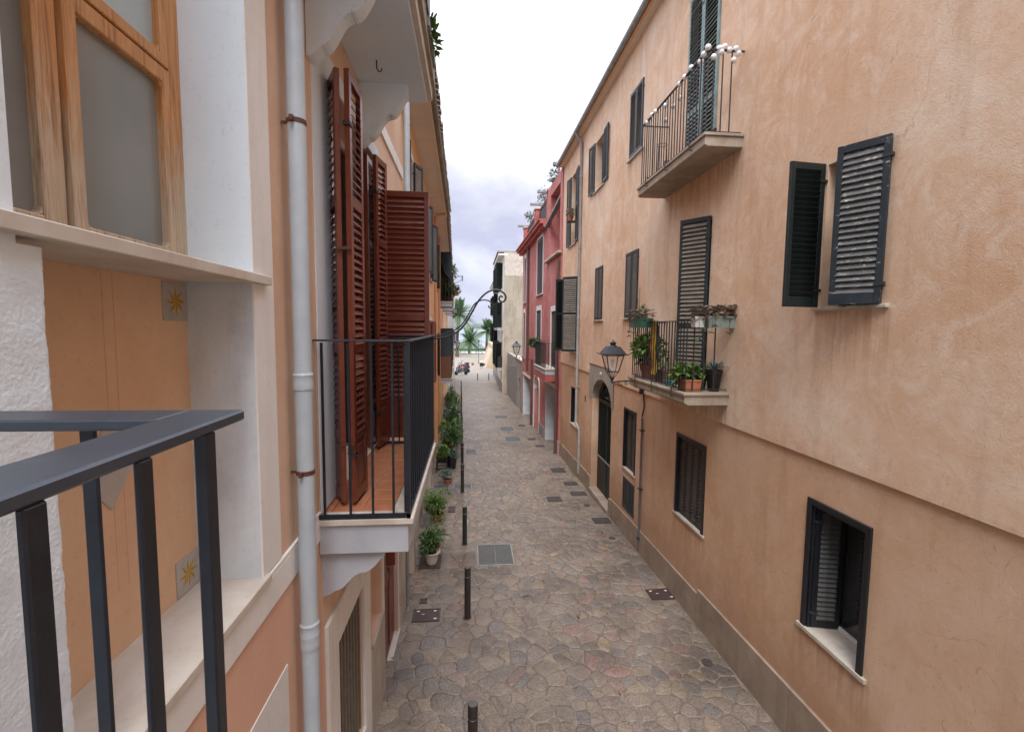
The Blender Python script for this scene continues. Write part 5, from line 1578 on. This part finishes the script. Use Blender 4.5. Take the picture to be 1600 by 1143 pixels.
def bush(parent, c, rx, ry, rz_, n, L, w, mat, clumps=5, name='foliage'):
    cs = [(Vector((random.uniform(-.6, .6)*rx, random.uniform(-.6, .6)*ry, random.uniform(-.5, .6)*rz_)), random.uniform(.45, .8)) for _ in range(clumps)]
    sp = []
    for _ in range(n):
        cc, rr = random.choice(cs)
        v = Vector((random.gauss(0, 1), random.gauss(0, 1), random.gauss(0, 1))).normalized()
        p = Vector(c) + cc + Vector((v.x*rx, v.y*ry, v.z*rz_))*rr*random.uniform(.35, 1)**.5*.75
        d = (v + Vector((random.uniform(-.6, .6), random.uniform(-.6, .6), random.uniform(.0, .9))))
        sp.append((p, d, L*random.uniform(.6, 1.3), w*random.uniform(.7, 1.3), random.uniform(0, .5)))
    return leafset(name, mat, parent, sp)
def stems(parent, base, tops, r=.006):
    mb = MB()
    for t in tops:
        mb.tube(catmull([base, (base[0]*.5+t[0]*.5+random.uniform(-.02, .02), base[1]*.5+t[1]*.5, base[2]*.4+t[2]*.6), t], 3), r, 5)
    mb.build('stem', M['twig'], parent)
def rosette(parent, c, n, L, w, up=.6, droop=.5, mat='leaf', name='leaf', single=True):
    """spiky plant: each long leaf is a part"""
    for k in range(n):
        a = k*2.4 + random.uniform(-.3, .3); e = random.uniform(.15, 1.0)
        d = Vector((cos(a), sin(a), up + e*1.3))
        leafset(name, mat, parent, [(c, d, L*random.uniform(.75, 1.15), w, droop*random.uniform(.6, 1.5))])
def pot(parent, r, h, mat, n=20, rim=True, soil=True):
    mb = MB()
    mb.lathe([(r*.70, 0), (r*.72, .004), (r*.97, h*.82), (r*1.06 if rim else r*.98, h*.83), (r*1.08 if rim else r, h), (r*.90, h), (r*.86, h*.86), (.01, h*.85)], n=n)
    mb.build('pot', M[mat], parent, smooth=True)
    if soil:
        mb = MB(); mb.lathe([(r*.86, h*.83), (r*.84, h*.90), (.01, h*.92)], n=n); mb.build('soil', M['soil'], parent)
def trough(parent, lx, ly, h, mat, z=0):
    mb = MB(); a = .84
    def ring(kx, z_): return [(-lx/2*kx, -ly/2*kx, z_), (lx/2*kx, -ly/2*kx, z_), (lx/2*kx, ly/2*kx, z_), (-lx/2*kx, ly/2*kx, z_)]
    v = ring(a, z) + ring(.97, z+h*.86) + ring(1.03, z+h*.86) + ring(1.04, z+h) + ring(.93, z+h) + ring(.9, z+h*.88)
    f = [(3,2,1,0)]
    for q in range(5):
        for i in range(4): f.append((q*4+i, q*4+(i+1) % 4, (q+1)*4+(i+1) % 4, (q+1)*4+i))
    f.append((20, 21, 22, 23)); mb.add(v, f); mb.build('trough', M[mat], parent)
    mb = MB(); mb.box(-lx*.44, lx*.44, -ly*.42, ly*.42, z+h*.80, z+h*.90); mb.build('soil', M['soil'], parent)

def pl(name, label, x, y, z=None, cat='potted plant', group=None):
    return thing(name, label, cat, (x, y, GZ(y)+.012 if z is None else z), 0, group)
GP = 'pots along the foot of the left houses'
random.seed(11)
mt = tag(inst((lambda mb: (mb.box(-.19, .19, -.26, .26, 0, .012), mb.mesh('door_mat', M['rust_mat'], bevel=.003))[1])(MB()), 'door_mat', None, (-.70, 8.14, GZ(8.14)+.014), (slope, 0, 0)),
         'dark red mat under the clay pot by the left wall', 'mat')
o = pl('potted_plant', 'ribbed clay pot on the dark red mat with a mixed bush and long arching leaves', -.67, 8.05, GZ(8.05)+.030, group=GP)
mb = MB(); prof = [(.085, 0)]
for k in range(9): prof += [(.092+.0042*k, .01+.02*k), (.096+.0042*k, .02+.02*k)]
prof += [(.15, .20), (.15, .215), (.125, .215), (.12, .19), (.01, .185)]
mb.lathe(prof, n=22); mb.build('pot', M['palestone'], o, smooth=True)
mb = MB(); mb.lathe([(.118, .185), (.01, .20)], n=16); mb.build('soil', M['soil'], o)
bush(o, (-.02, .0, .40), .23, .23, .20, 800, .06, .022, 'leaf', 8)
rosette(o, (.0, .06, .36), 22, .42, .028, .35, .7, 'leaf', 'long_leaf')
o = pl('potted_plant', 'second clay pot with spiky arching leaves directly behind the ribbed pot', -.66, 8.55, group=GP)
pot(o, .11, .18, 'terracotta'); rosette(o, (0, 0, .25), 26, .50, .036, .6, .7, 'leaf', 'long_leaf')
bush(o, (0, 0, .40), .2, .2, .2, 300, .05, .02, 'leaf', 4)
o = pl('potted_plant', 'bright light green bush in a pot by the left wall beside the narrow reddish plate', -.72, 10.15, group=GP)
pot(o, .13, .16, 'terracotta'); bush(o, (0, 0, .36), .31, .28, .27, 1300, .075, .026, 'leaf_bright', 9)
o = pl('potted_plant', 'small dark green bush low in front of the black plant stand', -.62, 12.9, group=GP)
pot(o, .12, .12, 'terracotta'); bush(o, (0, 0, .26), .24, .2, .14, 500, .06, .022, 'leaf_blue', 6)
# stand with a planter
o = thing('plant_bench', 'low black bench carrying a plant box at the foot of the left wall', 'bench', (-.86, 14.2, GZ(14.2)+.01))
mb = MB(); mb.box(-.17, .17, -.22, .22, .30, .325); mb.build('seat', M['black_iron'], o)
for sx in (-1, 1):
    for sy in (-1, 1):
        mb = MB(); mb.box(sx*.155-.012, sx*.155+.012, sy*.2-.012, sy*.2+.012, 0, .30); mb.build('leg', M['black_iron'], o)
for sy in (-.2, .2):
    mb = MB(); mb.box(-.143, .143, sy-.006, sy+.006, .10, .12); mb.build('stretcher', M['black_iron'], o)
o = pl('potted_plant', 'black plant box with bright green leafy plants on the low black bench', -.86, 14.2, GZ(14.2)+.336, group=GP)
trough(o, .34, .42, .17, 'black_plastic'); bush(o, (0, 0, .30), .24, .26, .17, 700, .085, .03, 'leaf_bright', 8)
o = pl('potted_plant', 'tall black pot with blue green leaves right of the low bench', -.57, 14.5, group=GP)
pot(o, .16, .36, 'black_plastic'); bush(o, (0, 0, .48), .22, .22, .15, 480, .08, .028, 'leaf_blue', 6)
lab = ['dense plant with drooping leaves just beyond the black bench', 'tall bushy plant third past the black bench on the left', 'slim upright shrub halfway along the row of left pots',
       'broad dark leafed shrub in the thick of the left row', 'tall climbing shrub against the left house past the thick of the row', 'bushy plant with yellowish tips far down the left row',
       'tall narrow shrub second to last in the left row', 'last green shrub of the left row before the wooden balcony']
for k, (x, y, r, h, mt_) in enumerate([(-.72, 15.8, .34, .95, 'leaf'), (-.83, 17.2, .32, 1.0, 'leaf_bright'), (-.74, 18.4, .27, 1.25, 'leaf'), (-.84, 19.7, .36, 1.2, 'leaf_blue'),
                                   (-.95, 21.2, .33, 1.45, 'leaf'), (-.93, 22.9, .35, 1.5, 'leaf_bright'), (-1.05, 24.8, .33, 1.6, 'leaf'), (-1.15, 26.8, .33, 1.75, 'leaf')]):
    x += .09; r *= 1.25
    o = pl('potted_plant', lab[k], x, y, group=GP)
    pot(o, .16, .28, 'terracotta' if k % 2 else 'black_plastic')
    stems(o, (0, 0, .26), [(random.uniform(-.1, .1), random.uniform(-.1, .1), h*.8) for _ in range(4)], .012)
    bush(o, (0, 0, .28+h*.42), r, r, h*.45, 760, .13, .045, mt_, 9)

# balcony of the peach house: pots on the floor
FZ = 3.137
def rb(u, o_): return (3.19-o_, u)
GB = 'pots on the lower right balcony'
x, y = rb(7.05, .40); o = pl('potted_plant', 'leafy light green bush in a pot at the far end of the lower right balcony', x, y, FZ, group=GB)
pot(o, .14, .22, 'terracotta'); bush(o, (-.03, -.02, .40), .24, .36, .30, 900, .085, .042, 'leaf_bright', 8)
x, y = rb(5.62, .44); o = pl('potted_plant', 'terracotta trough with broad bright leaves at the near corner of the lower right balcony', x, y, FZ, group=GB)
trough(o, .22, .24, .15, 'terracotta'); bush(o, (0, 0, .22), .15, .14, .09, 90, .13, .07, 'leaf_bright', 4)
x, y = rb(5.68, .26); o = pl('potted_plant', 'dark pot with upright leaves behind the terracotta trough of the lower right balcony', x, y, FZ, group=GB)
pot(o, .075, .19, 'black_plastic'); rosette(o, (0, 0, .17), 12, .20, .022, .7, .3, 'leaf_blue')
x, y = rb(5.60, .13); o = pl('potted_plant', 'tall black pot with a spiky aloe next to the wall on the lower right balcony', x, y, FZ, group=GB)
pot(o, .095, .27, 'black_plastic'); rosette(o, (0, 0, .25), 20, .27, .026, .55, .35, 'leaf_blue')
# troughs hung on the rail
TZ = 3.135 + .87
def railpot(u, o_, w, l, hgt, mat, label, leafn, rotate=False, box=False):
    x, y = rb(u, o_); o = pl('rail_planter', label, x, y, TZ-hgt*.55, 'planter', 'planters hooked on the lower right balcony rail')
    if box: trough(o, w, l, hgt, mat)
    else: pot(o, w/2, hgt, mat)
    mb = MB(); mb.bar((-w*.3, l*.5 if not rotate else l*.5, hgt), (-w*.3, l*.5+.03, hgt+.02), .006); mb.build('hook', M['iron'], o)
    sp = []
    for _ in range(int(leafn*2.2)):          # clumps of fleshy leaves, some trailing over the rim
        a = random.uniform(0, 2*pi); px_ = random.uniform(-w*.55, w*.55); py_ = random.uniform(-l*.6, l*.6)
        c_ = Vector((px_, py_, hgt + random.uniform(-.05, .13)))
        for q in range(7):
            b_ = q*.9 + a
            sp.append((c_, (cos(b_), sin(b_), random.uniform(.1, .9)), random.uniform(.035, .065), random.uniform(.016, .028), .2))
    leafset('succulent', 'leaf_pink', o, sp, kind='stuff')
    tr = MB(); sp = []
    for k in range(3):
        sx = random.uniform(-w*.4, w*.5); sy = -l*.5 if random.random() < .6 else l*.3; dz = random.uniform(.10, .34)
        tr.tube(catmull([(sx, sy, hgt), (sx-.02, sy-.05, hgt-.02), (sx-.03, sy-.06, hgt-dz)], 4), .003, 5)
        for q in range(12):
            b_ = q*.8; sp.append(((sx-.03, sy-.06, hgt-dz), (cos(b_), sin(b_), random.uniform(-.5, .5)), .05, .024, .1))
    tr.build('trailing_stem', M['twig'], o, kind='stuff'); leafset('trailing_rosette', 'leaf_blue', o, sp, kind='stuff')
    return o
railpot(7.30, O1+.03, .15, .15, .14, 'greypot', 'small blue grey pot hooked at the far corner of the lower right balcony rail', 20)
o = railpot(6.85, O1+.05, .16, .42, .14, 'greenpot', 'bright green trough hooked on the front rail of the lower right balcony', 34, box=True)
bush(o, (0, .1, .24), .09, .1, .12, 200, .05, .012, 'leaf', 4)
stems(o, (0, .1, .15), [(-.02, .25, .75), (.02, .2, .62)], .004)
railpot(5.44, .45, .13, .13, .13, 'whitepot', 'pale white pot hooked on the near side rail of the lower right balcony', 22, box=True)
railpot(5.42, .19, .38, .16, .14, 'greypot', 'long grey green trough on the near side rail of the lower right balcony', 60, box=True)
# scarf over the rail
sc = thing('striped_scarf', 'yellow scarf with red and black stripes hanging inside the lower right balcony rail', 'scarf', (3.19-O1+.03, 6.60, 3.25))
for (y0_, y1_, mm, nm) in ((-.15, -.09, (.02,.02,.02), 'black_stripe'), (-.089, .09, (.75,.50,.02), 'yellow_cloth'), (.091, .15, (.5,.035,.03), 'red_stripe')):
    m_ = plain(nm, mm, .85, .08); mb = MB()
    for k in range(9):
        z_ = .78*k/8 ; ox = .012*sin(k*1.3); sh = -.10*(1-k/8)
        mb.v += [(ox, y0_+sh*.4, z_), (ox+.01*sin(k), y1_+sh*.4, z_), (ox+.005, y0_+sh*.4, z_), (ox+.005+.01*sin(k), y1_+sh*.4, z_)]
        if k:
            b_ = (k-1)*4
            mb.f += [(b_, b_+1, b_+5, b_+4), (b_+2, b_+6, b_+7, b_+3), (b_, b_+4, b_+6, b_+2), (b_+1, b_+3, b_+7, b_+5)]; mb.m += [0]*4
    mb.build(nm, m_, sc, recalc=False)
# dark crate and a turquoise cloth on the balcony floor
cr = thing('dark_crate', 'dark slatted crate standing on the lower right balcony floor', 'crate', (*rb(6.45, .36), FZ))
for z_ in (.02, .08, .14):
    for y_ in (-.13, .13):
        mb = MB(); mb.box(-.12, .12, y_-.006, y_+.006, z_, z_+.045); mb.build('slat', M['woodbrown'], cr)
for sx in (-1, 1):
    mb = MB(); mb.box(sx*.12-.008, sx*.12+.008, -.123, .123, 0, .19); mb.build('side', M['black_plastic'], cr)
mb = MB(); mb.box(-.11, .11, -.12, .12, .0, .012); mb.build('bottom', M['woodbrown'], cr)
M['turq'] = plain('turquoise_plastic', (.03,.30,.36), .5)
tub = thing('turquoise_tub', 'small turquoise tub on the floor of the lower right balcony', 'tub', (*rb(6.15, .46), FZ))
mb = MB(); mb.lathe([(.06, 0), (.075, .06), (.08, .06), (.08, .066), (.07, .066), (.06, .01)], n=16); mb.build('bowl', M['turq'], tub, smooth=True)

# plants on the upper left balcony, hanging over the edge
o = thing('hanging_plant', 'green plant in a pot hanging over the edge of the top left balcony', 'potted plant', (XL+.65, 4.1, 6.30))
bush(o, (0, 0, .02), .04, .22, .10, 110, .06, .03, 'leaf_bright', 4); bush(o, (.01, -.05, -.09), .03, .22, .08, 60, .05, .02, 'leaf', 3)
mb = MB(); mb.box(-.06, .0, -.3, .3, -.10, -.01); mb.build('box', M['greypot'], o)
# plants on the far left balconies
def cpl(u, o_, z):
    p = Vector(Cf.p(u, o_, z)); p.rotate(Matrix.Rotation(ang3, 3, 'Z')); return (p.x-1.2, p.y+15.8, p.z)
for (u, o_, z, r, mt_, mp_, lb_) in [(20.5, .40, 5.02, .30, 'leaf', 'black_plastic', 'dark leafed plant in a black pot on the upper left balcony with the awning'),
                           (21.1, .46, 5.02, .26, 'leaf', 'terracotta', 'plant with small orange flowers on the upper left balcony with the awning'),
                           (22.0, .50, 5.90, .42, 'leaf_bright', 'terracotta', 'pale green plant reaching above the rail of the upper left balcony')]:
    p = cpl(u, o_, z); o = thing('balcony_plant', lb_, 'potted plant', p, 0, 'plants on the far left balcony')
    pot(o, .13, .24, mp_); bush(o, (0, 0, .45), r*.8, r, r, 380, .12, .05, mt_, 6)
    if 'orange' in lb_: bush(o, (.05, 0, .30), .22, .25, .12, 26, .09, .08, 'flower', 4, 'flowers')
p = cpl(21.6, .68, 5.35); o = thing('balcony_plant', 'terracotta pot with trailing leaves hooked outside the upper left balcony rail', 'potted plant', p, 0, 'plants on the far left balcony')
pot(o, .12, .2, 'terracotta'); bush(o, (.04, 0, .30), .2, .24, .2, 260, .09, .035, 'leaf', 5)
p = cpl(26.0, .66, 4.9); o = thing('balcony_plant', 'trailing olive plant hanging from the second upper left balcony', 'potted plant', p, 0, 'plants on the far left balcony')
mb = MB(); mb.box(-.1, .1, -.3, .3, -.2, 0); mb.build('box', M['greypot'], o); bush(o, (0, 0, -.2), .2, .35, .42, 300, .1, .04, 'leaf_blue', 6)
# red house plants
def qpl(u, o_, z):
    p = Vector(Q.p(u, o_, z)); p.rotate(Matrix.Rotation(angr, 3, 'Z')); return (p.x+x0r, p.y+16.12, p.z)
p = qpl(18.95, .42, 3.3); o = thing('balcony_plant', 'green plant spilling over the end of the red house balcony', 'potted plant', p)
mb = MB(); mb.box(-.12, .12, -.3, .3, -.18, .0); mb.build('box', M['black_plastic'], o); bush(o, (-.05, .1, .05), .26, .36, .2, 420, .11, .04, 'leaf', 7)
for (u, hh, lb_) in [(17.4, .45, 'thin leafed climber on the near end of the red house pergola'), (20.4, .35, 'sparse climber on the middle of the red house pergola'), (24.2, .3, 'sparse climber at the far end of the red house pergola')]:
    p = qpl(u, -.1, 9.47); o = thing('climbing_plant', lb_, 'climber', p, 0, 'climbers on the red house roof pergola')
    stems(o, (0, 0, 0), [(random.uniform(-.2, .1), random.uniform(-.8, .8), hh*random.uniform(.4, 1.1)) for _ in range(6)], .010)
    bush(o, (-.05, 0, hh*.25), .3, 1.0, hh*.5, 130, .13, .05, 'leaf_blue', 8)
# flower box in the window of the peach house
o = thing('window_pot', 'clay pot with pale flowers in the upper window at the end of the peach house', 'potted plant', (3.19-.18, 14.25, 7.15))
pot(o, .09, .16, 'terracotta'); bush(o, (-.02, -.02, .24), .14, .2, .13, 150, .08, .03, 'leaf_pink', 5)
mb = MB(); mb.box(-.1, .16, -.12, .12, -.02, 0); mb.build('shelf', M['iron'], o)

# ================================================================ SQUARE: SCOOTERS, PALMS, BIN
def wheel(parent, x, r, w):
    mb = MB(); mb.lathe([(r*.62, -w/2), (r*.95, -w/2), (r, -w*.25), (r, w*.25), (r*.95, w/2), (r*.62, w/2)], n=18)
    mb.v = [(a+x, c, b+r) for a, b, c in mb.v]; mb.build('tyre', M['rubber'], parent, smooth=True)
    mb = MB(); mb.lathe([(r*.62, -w*.3), (r*.62, w*.3), (.03, w*.35), (.03, -w*.35)], n=12)
    mb.v = [(a+x, c, b+r) for a, b, c in mb.v]; mb.build('rim', M['chrome'], parent)
def loft(rings, mat, name, parent):
    mb = MB(); n = 10
    for (x, z, wy, hz) in rings:
        for k in range(n):
            a = 2*pi*k/n; mb.v.append((x, wy*cos(a), z + hz*sin(a)))
    for i in range(len(rings)-1):
        for k in range(n): k2 = (k+1) % n; mb.f.append((i*n+k, i*n+k2, (i+1)*n+k2, (i+1)*n+k)); mb.m.append(0)
    mb.f.append(tuple(range(n))); mb.f.append(tuple((len(rings)-1)*n+k for k in range(n))); mb.m += [0, 0]
    return mb.build(name, mat, parent, smooth=True)
def scooter(loc, rz, col, label):
    o = thing('scooter', label, 'scooter', loc, rz, 'scooters parked at the end of the lane')
    paint = plain('scooter_paint', col, .25, .05)
    wheel(o, .62, .23, .11); wheel(o, -.60, .23, .13)
    loft([(-.80, .62, .05, .05), (-.60, .60, .14, .14), (-.30, .56, .17, .17), (-.02, .42, .15, .12), (.12, .30, .15, .06), (.34, .30, .15, .06), (.42, .40, .16, .12)], paint, 'body', o)
    loft([(.36, .45, .17, .16), (.44, .70, .19, .20), (.42, .92, .15, .12), (.36, 1.04, .10, .05)], paint, 'leg_shield', o)
    loft([(.44, .52, .06, .06), (.62, .52, .09, .05), (.80, .44, .06, .04)], paint, 'front_mudguard', o)
    loft([(-.82, .76, .08, .03), (-.55, .78, .15, .05), (-.15, .74, .15, .06), (.05, .70, .10, .04)], M['rubber'], 'seat', o)
    mb = MB(); mb.tube([(.62, .08, .23), (.46, .06, .75), (.36, 0, 1.05)], .022, 6); mb.tube([(.62, -.08, .23), (.46, -.06, .75)], .022, 6); mb.build('fork', M['chrome'], o)
    mb = MB(); mb.tube([(.30, -.34, 1.08), (.36, -.12, 1.05), (.36, .12, 1.05), (.30, .34, 1.08)], .018, 6); mb.build('handlebar', M['rubber'], o)
    for sy in (-1, 1):
        mb = MB(); mb.tube([(.34, sy*.2, 1.06), (.36, sy*.26, 1.22)], .008, 5); mb.box(.345, .365, sy*.26-.06, sy*.26+.06, 1.20, 1.28); mb.build('mirror', M['rubber'], o)
    mb = MB(); mb.lathe([(.07, 0), (.06, .03), (.01, .04)], n=12); mb.v = [(.50+c, a, .80+b) for a, b, c in mb.v]; mb.build('headlight', M['chrome'], o)
    mb = MB(); mb.quad((.42, -.15, 1.02), (.42, .15, 1.02), (.30, .12, 1.36), (.30, -.12, 1.36)); mb.quad((.41, -.15, 1.02), (.29, -.12, 1.36), (.29, .12, 1.36), (.41, .15, 1.02)); mb.build('windscreen', M['lamp_glass'], o, recalc=False)
    mb = MB(); mb.bar((-.1, .1, .2), (-.15, .2, .01), .02); mb.build('kickstand', M['iron'], o)
    return o
scooter((-1.10, 56.6, -1.8), radians(200), (.06,.065,.07), 'nearest dark grey scooter of the row parked at the left end of the lane')
scooter((-.80, 59.4, -1.8), radians(205), (.04,.07,.12), 'blue black scooter in the middle of the row at the left end of the lane')
scooter((-1.15, 62.6, -1.8), radians(208), (.30,.02,.03), 'red scooter behind the two dark ones at the left end of the lane')
scooter((-.85, 66.0, -1.8), radians(205), (.02,.02,.022), 'black scooter at the back of the row at the left end of the lane')
o = thing('litter_bin', 'dark litter bin on legs with a white lining standing out in the square', 'litter bin', (1.53, 65.1, -1.8))
mb = MB(); mb.lathe([(.20, .35), (.24, .85), (.25, .86), (.22, .87)], n=14); mb.build('bin', M['darkgreen'], o, smooth=True)
mb = MB(); mb.lathe([(.23, .87), (.26, .93), (.20, 1.08), (.05, 1.12)], n=12); mb.build('bag', M['white_paint'], o, smooth=True)
for sx in (-1, 1): 
    mb = MB(); mb.bar((sx*.14, 0, 0), (sx*.14, 0, .40), .04); mb.build('leg', M['iron'], o)
for (x, y, lb_) in ((.36, 71.8, 'round terracotta pot out on the pale square'), (2.0, 70.5, 'dark round pot at the foot of the ochre rampart')):
    o = thing('plant_tub', lb_, 'pot', (x, y, -1.8)); pot(o, .22, .34, 'terracotta' if x < 1 else 'black_plastic')
o = thing('lamp_post', 'thin dark lamp post standing on the square before the parapet', 'lamp post', (1.36, 76, -1.8))
mb = MB(); mb.lathe([(.09, 0), (.06, .25), (.035, .3), (.03, 3.3)], n=10); mb.build('post', M['iron'], o, smooth=True)
mb = MB(); mb.lathe([(.05, 3.3), (.14, 3.6), (.16, 3.62), (.03, 3.75)], n=10); mb.build('lamp_head', M['iron'], o)

def palm(loc, h, L, n, label, lean=(0, 0)):
    o = thing('palm_tree', label, 'palm tree', loc, 0, 'palms along the promenade')
    pts = [(lean[0]*t*t, lean[1]*t*t, h*t) for t in (0, .15, .3, .45, .6, .75, .9, 1)]
    mb = MB(); mb.tube(pts, [.42, .30, .27, .26, .26, .27, .32, .25], 10); mb.build('trunk', M['twig'], o)
    top = Vector(pts[-1])
    for k in range(n):
        a = k*2.399 + random.uniform(-.2, .2); e = random.uniform(-.35, 1.25) if k > 6 else 1.3
        d = Vector((cos(a)*cos(e), sin(a)*cos(e), sin(e))); LL = L*random.uniform(.85, 1.1); side = d.cross(Vector((0, 0, 1)))
        if side.length < .1: side = Vector((1, 0, 0))
        side.normalize(); sp = []; rib = []
        for q in range(15):
            t = q/14; rib.append(top + d*LL*t + Vector((0, 0, -LL*.62*t*t*max(.35, cos(e)))))
        mb = MB(); V, F, T = [], [], []; tone = random.random()
        for q in range(1, 15):
            t = q/14; tan = (rib[q]-rib[q-1]).normalized(); ll = LL*.24*sin(pi*min(1, t*.85+.13)); 
            for sg in (-1, 1):
                b = rib[q]; tip = b + side*sg*ll*.85 + tan*ll*.5 + Vector((0, 0, -ll*.32)); w = tan*.13
                i = len(V); V += [tuple(b-w), tuple(b+w), tuple(tip)]; F.append((i, i+1, i+2)); T += [tone*.8+random.random()*.2]*3
        for q in range(14):
            i = len(V); u = Vector((0, 0, .03)); V += [tuple(rib[q]-u), tuple(rib[q]+u), tuple(rib[q+1]+u*.7), tuple(rib[q+1]-u*.7)]; F.append((i, i+1, i+2, i+3)); T += [tone]*4
        me = bpy.data.meshes.new('frond'); me.from_pydata(V, [], F); me.materials.append(M['leaf_palm']); add_tone(me, T)
        inst(me, 'frond', o)
    return o
random.seed(3)
palm((-.3, 106, -3.0), 3.9, 4.3, 56, 'full palm tree in the centre of the view down the lane')
palm((-2.6, 92, -1.8), 8.2, 4.2, 40, 'tall palm tree half hidden behind the left houses', (.4, 0))
palm((3.3, 98, -3.0), 6.2, 3.8, 42, 'palm tree at the right, leaning past the ochre rampart', (.3, 0))
palm((-5.0, 120, -3.0), 9.5, 3.6, 34, 'farther palm tree behind the tall left one')
# hedge and low wall beyond the road
hd = thing('hedge', 'clipped green hedge beyond the promenade road', 'hedge', (0, 140, -3.0))
sp = []
for _ in range(7000):
    sp.append(((random.uniform(-25, 25), random.uniform(-.5, .5), random.uniform(0, .9)), (random.gauss(0, 1), random.gauss(0, 1), random.gauss(0, 1)+.4), .3, .12, .2))
f_ = leafset('foliage', 'leaf_bright', hd, sp); f_['kind'] = 'stuff'
mb = MB(); mb.box(-25, 25, -.35, .35, 0, .7); mb.build('core', M['leaf'], hd)
lw = thing('low_wall', 'low white wall along the promenade in front of the hedge', 'wall', (0, 126, -3.0))
mb = MB(); mb.box(-40, 40, -.15, .15, 0, .55); mb.build('wall', M['white'], lw)
mb = MB(); mb.box(-40, 40, -.2, .2, .551, .62); mb.build('coping', M['palestone'], lw)
for k, (x, y, lb_) in enumerate([(-1.9, 131, 'thin pale lamp post on the promenade left of the central palm'), (3.2, 134, 'thin pale lamp post on the promenade right of the central palm')]):
    o = thing('promenade_lamp', lb_, 'lamp post', (x, y, -3.0), 0, 'lamp posts on the promenade')
    mb = MB(); mb.lathe([(.10, 0), (.05, .4), (.04, 4.5)], n=8); mb.build('post', M['zinc'], o)
    mb = MB(); mb.lathe([(.05, 4.5), (.2, 4.65), (.05, 4.85)], n=8); mb.build('lamp_head', M['zinc'], o)
